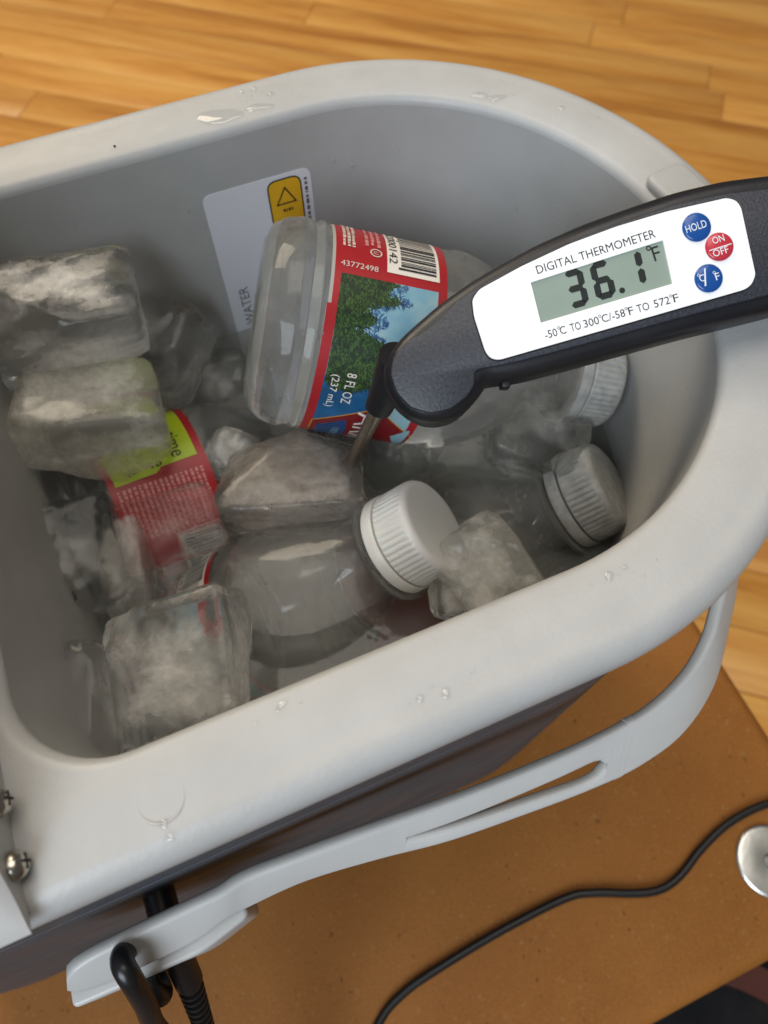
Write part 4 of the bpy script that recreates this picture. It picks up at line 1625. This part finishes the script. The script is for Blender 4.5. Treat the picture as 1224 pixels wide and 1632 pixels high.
for i, ((x, y), a, b, h, lb) in enumerate(dr):
    loops = []
    ph = i * 1.7
    for k in range(6):
        s = k / 5
        rr = math.cos(s * math.pi / 2)
        lp = []
        for j in range(28):
            an = 2 * math.pi * j / 28
            w = 1 + 0.14 * math.sin(2 * an + ph) + 0.09 * math.sin(3 * an + ph * 2)
            lp.append((a * rr * w * math.cos(an), b * rr * w * math.sin(an), h * math.sin(s * math.pi / 2)))
        loops.append(lp)
    V, F = bridge(loops[:-1], True, False, True)
    o = obj('water_drop', V, F, 'drop_water')
    o.location = Vector((x, y, -0.08)) * MM
    o.rotation_euler = (0, 0, rnd.uniform(-0.3, 0.3) + (-0.2 if y > 0 else 0.6))
    tag(o, lb, 'water drop', 'water drops on the rim')
rw = random.Random(31)
V, F = [], []
spots = [(64, 82, 12, 5, 26), (128, 60, 9, 5, 14), (46, -86, 12, 4, 12), (88, -80, 8, 4, 14), (-2, -89, 5, 3, 8), (20, -79, 8, 3, 8), (150, 40, 8, 7, 10)]
for (cx_, cy_, sx_, sy_, n_) in spots:
    for _ in range(n_):
        x, y = cx_ + rw.gauss(0, 0.5) * sx_, cy_ + rw.gauss(0, 0.4) * sy_
        if abs(y) < 77.5 and x < 100 or abs(y) > 88.5:
            continue
        r_ = rw.choice((0.16, 0.2, 0.28, 0.4))
        b0 = len(V)
        for (q_, h_) in ((1.0, -0.1), (0.85, 0.3), (0.5, 0.5)):
            for j in range(9):
                a = 2 * math.pi * j / 9
                V.append((x + r_ * q_ * math.cos(a), y + r_ * q_ * math.sin(a), -0.06 + r_ * h_))
        for i in range(2):
            for j in range(9):
                k = (j + 1) % 9
                F.append((b0 + i * 9 + j, b0 + i * 9 + k, b0 + (i + 1) * 9 + k, b0 + (i + 1) * 9 + j))
        F.append(tuple(b0 + 18 + j for j in range(9)))
o = obj('water_beads', V, F, 'drop_water')
tag(o, 'fine spray of tiny water beads scattered on the cooler rim', 'water', kind='stuff')
V, F = lathe([(0.0, 0.2), (0.2, 0.15), (0.32, 0.05), (0.32, -0.1)], 9)
o = obj('dirt_speck', V, F, 'dirt')
o.location = Vector((29.1, 78.5, -0.02)) * MM
tag(o, 'tiny dark speck of dirt on the far rim', 'dirt')

# ------------------------------------------------------------------ cables
cord = empty('power_cord', (-31, -106, -84))
tag(cord, 'thick glossy black cord looping out of the handle hub', 'cord')
V, F = tube([(-31.8, -99.8, -70), (-31.6, -100.4, -58), (-31.0, -102.6, -53.5), (-30.6, -106.2, -55.5), (-32.4, -111.5, -67), (-36.5, -117.5, -85), (-40, -126, -115), (-42, -150, -180), (-43, -185, -222), (-43, -208, -228), (-43, -218, -250), (-43, -220, -400)],
            2.55, 18, 8)
obj('cable', V, F, 'black_rubber', cord, keep=True)
V, F = tube([(-35.5, -99.0, -86), (-35.0, -103.5, -82), (-34.3, -108.5, -79.5), (-33.6, -111.0, -82.5), (-34.6, -110.5, -90), (-37, -105, -96), (-37.5, -100, -98)], 2.7, 18, 8)
obj('cable_loop', V, F, 'black_rubber', cord, keep=True)

plug = empty('ribbed_plug', (-27, -106, -86))
tag(plug, 'black plug with ribbed strain relief hanging below the handle hub', 'plug')
p0, p1, p2 = Vector((-25.4, -101.5, -74)), Vector((-28.0, -111.0, -91)), Vector((-33.5, -125.5, -118))
V, F = tube([p0, p0.lerp(p1, 0.33), p0.lerp(p1, 0.8), p1, p1.lerp(p2, 0.1)], lambda s: 3.6 if s < 0.75 else 3.6 - 4.4 * (s - 0.75), 20, 5)
obj('plug_body', V, F, 'black_rubber', plug, keep=True)
V, F = tube([p1, p1.lerp(p2, 0.5), p2, p2 + Vector((-1, -18, -45)), Vector((-30, -180, -220)), Vector((-30, -206, -228)), Vector((-30, -216, -250)), Vector((-30, -218, -400))], lambda s: 1.9, 14, 6)
obj('plug_cable', V, F, 'black_rubber', plug, keep=True)
dd = (p2 - p1).normalized()
for k in range(9):
    c = p1.lerp(p2, 0.12 + 0.10 * k)
    V, F = lathe([(1.2, -0.55), (3.3 - 0.07 * k, -0.55), (3.3 - 0.07 * k, 0.55), (1.2, 0.55), (1.2, -0.55)], 20)
    V, F = xform((V, F), Matrix.Translation(c) @ dd.to_track_quat('Z', 'Y').to_matrix().to_4x4())
    obj('rib', V, F, 'black_rubber', plug, keep=True)

zc = TZ + 1.8
V, F = tube([(-60, -196, zc), (-22, -178, zc), (3.8, -156.2, zc), (18, -150, zc), (35.8, -147.6, zc), (66.3, -145.6, zc), (96.9, -145.6, zc), (110, -149, zc), (122.6, -154.6, zc), (132, -158, zc), (140, -158.8, zc), (149, -157, zc), (161, -152.4, zc), (175.7, -148.6, zc), (190, -147.4, zc), (204, -148.6, zc), (230, -153, zc - 0.2), (238, -155, zc - 8), (240, -156, zc - 60)],
            1.8, 14, 8)
o = obj('thin_cable', V, F, 'black_rubber')
tag(o, 'thin black cable snaking across the orange-brown board', 'cable')
V, F = tube([(219.5, -86, -290), (221.5, -92, -262), (223.2, -99, -248), (223.6, -105, -245), (223.2, -111, -248), (221.5, -117, -262), (219, -122, -300), (216, -124, -420), (216, -124, -490)], 1.9, 12, 8)
o = obj('dark_cable', V, F, 'black_rubber')
tag(o, 'short dark cable bend peeking out past the right edge of the board', 'cable')

# ------------------------------------------------------------------ steel disc on the board
V, F = lathe([(3.1, -0.2), (3.1, 1.0), (3.4, 1.35), (6, 1.5), (13.4, 1.5), (14.5, 1.3), (15.0, 0.7), (14.8, -0.2), (3.1, -0.2)], 64)
wsh = empty('steel_disc', (187.5, -168.5, TZ + 0.3))
tag(wsh, 'round steel washer lying on the board at the right edge', 'washer')
obj('ring', V, F, 'zinc', wsh)
V, F = lathe([(0.0, 0.9), (2.4, 0.8), (3.0, 0.4), (3.0, -0.1), (0, -0.1)], 28)
obj('centre', V, F, 'zinc_dark', wsh)

# ------------------------------------------------------------------ dark bag on the floor under the board edge
bag = empty('black_bag', (190, -330, FLOOR_Z))
tag(bag, 'black soft bag with dull pink band on the floor below the board', 'bag')
loops = []
for k in range(9):
    s = k / 8
    a = s * math.pi / 2
    rr = math.cos(a) ** 0.5 if k < 8 else 0.02
    loops.append([(170 * rr * math.copysign(abs(math.cos(b)) ** 0.7, math.cos(b)) * (1 + 0.05 * math.sin(3 * b)), 150 * rr * math.copysign(abs(math.sin(b)) ** 0.7, math.sin(b)) * (1 + 0.04 * math.sin(5 * b + 1)), 60 * math.sin(a)) for b in [2 * math.pi * j / 40 for j in range(40)]])
V, F = bridge(loops, True, True, True)
obj('bag_body', V, F, 'bag_black', bag)
path = catmull([(-30, 118, 44), (20, 90, 58), (50, 56, 62), (70, 10, 63), (78, -50, 62), (80, -120, 50)], 8)
loops = []
for i, p in enumerate(path):
    d_ = (path[min(i + 1, len(path) - 1)] - path[max(i - 1, 0)]).normalized()
    sd = d_.cross(Vector((0, 0, 1))).normalized()
    loops.append([p + sd * 9 + Vector((0, 0, 1.2)), p - sd * 9 + Vector((0, 0, 1.2)), p - sd * 9 - Vector((0, 0, 6)), p + sd * 9 - Vector((0, 0, 6))])
V, F = bridge(loops, True, True, True)
obj('pink_band', V, F, 'band_pink', bag)
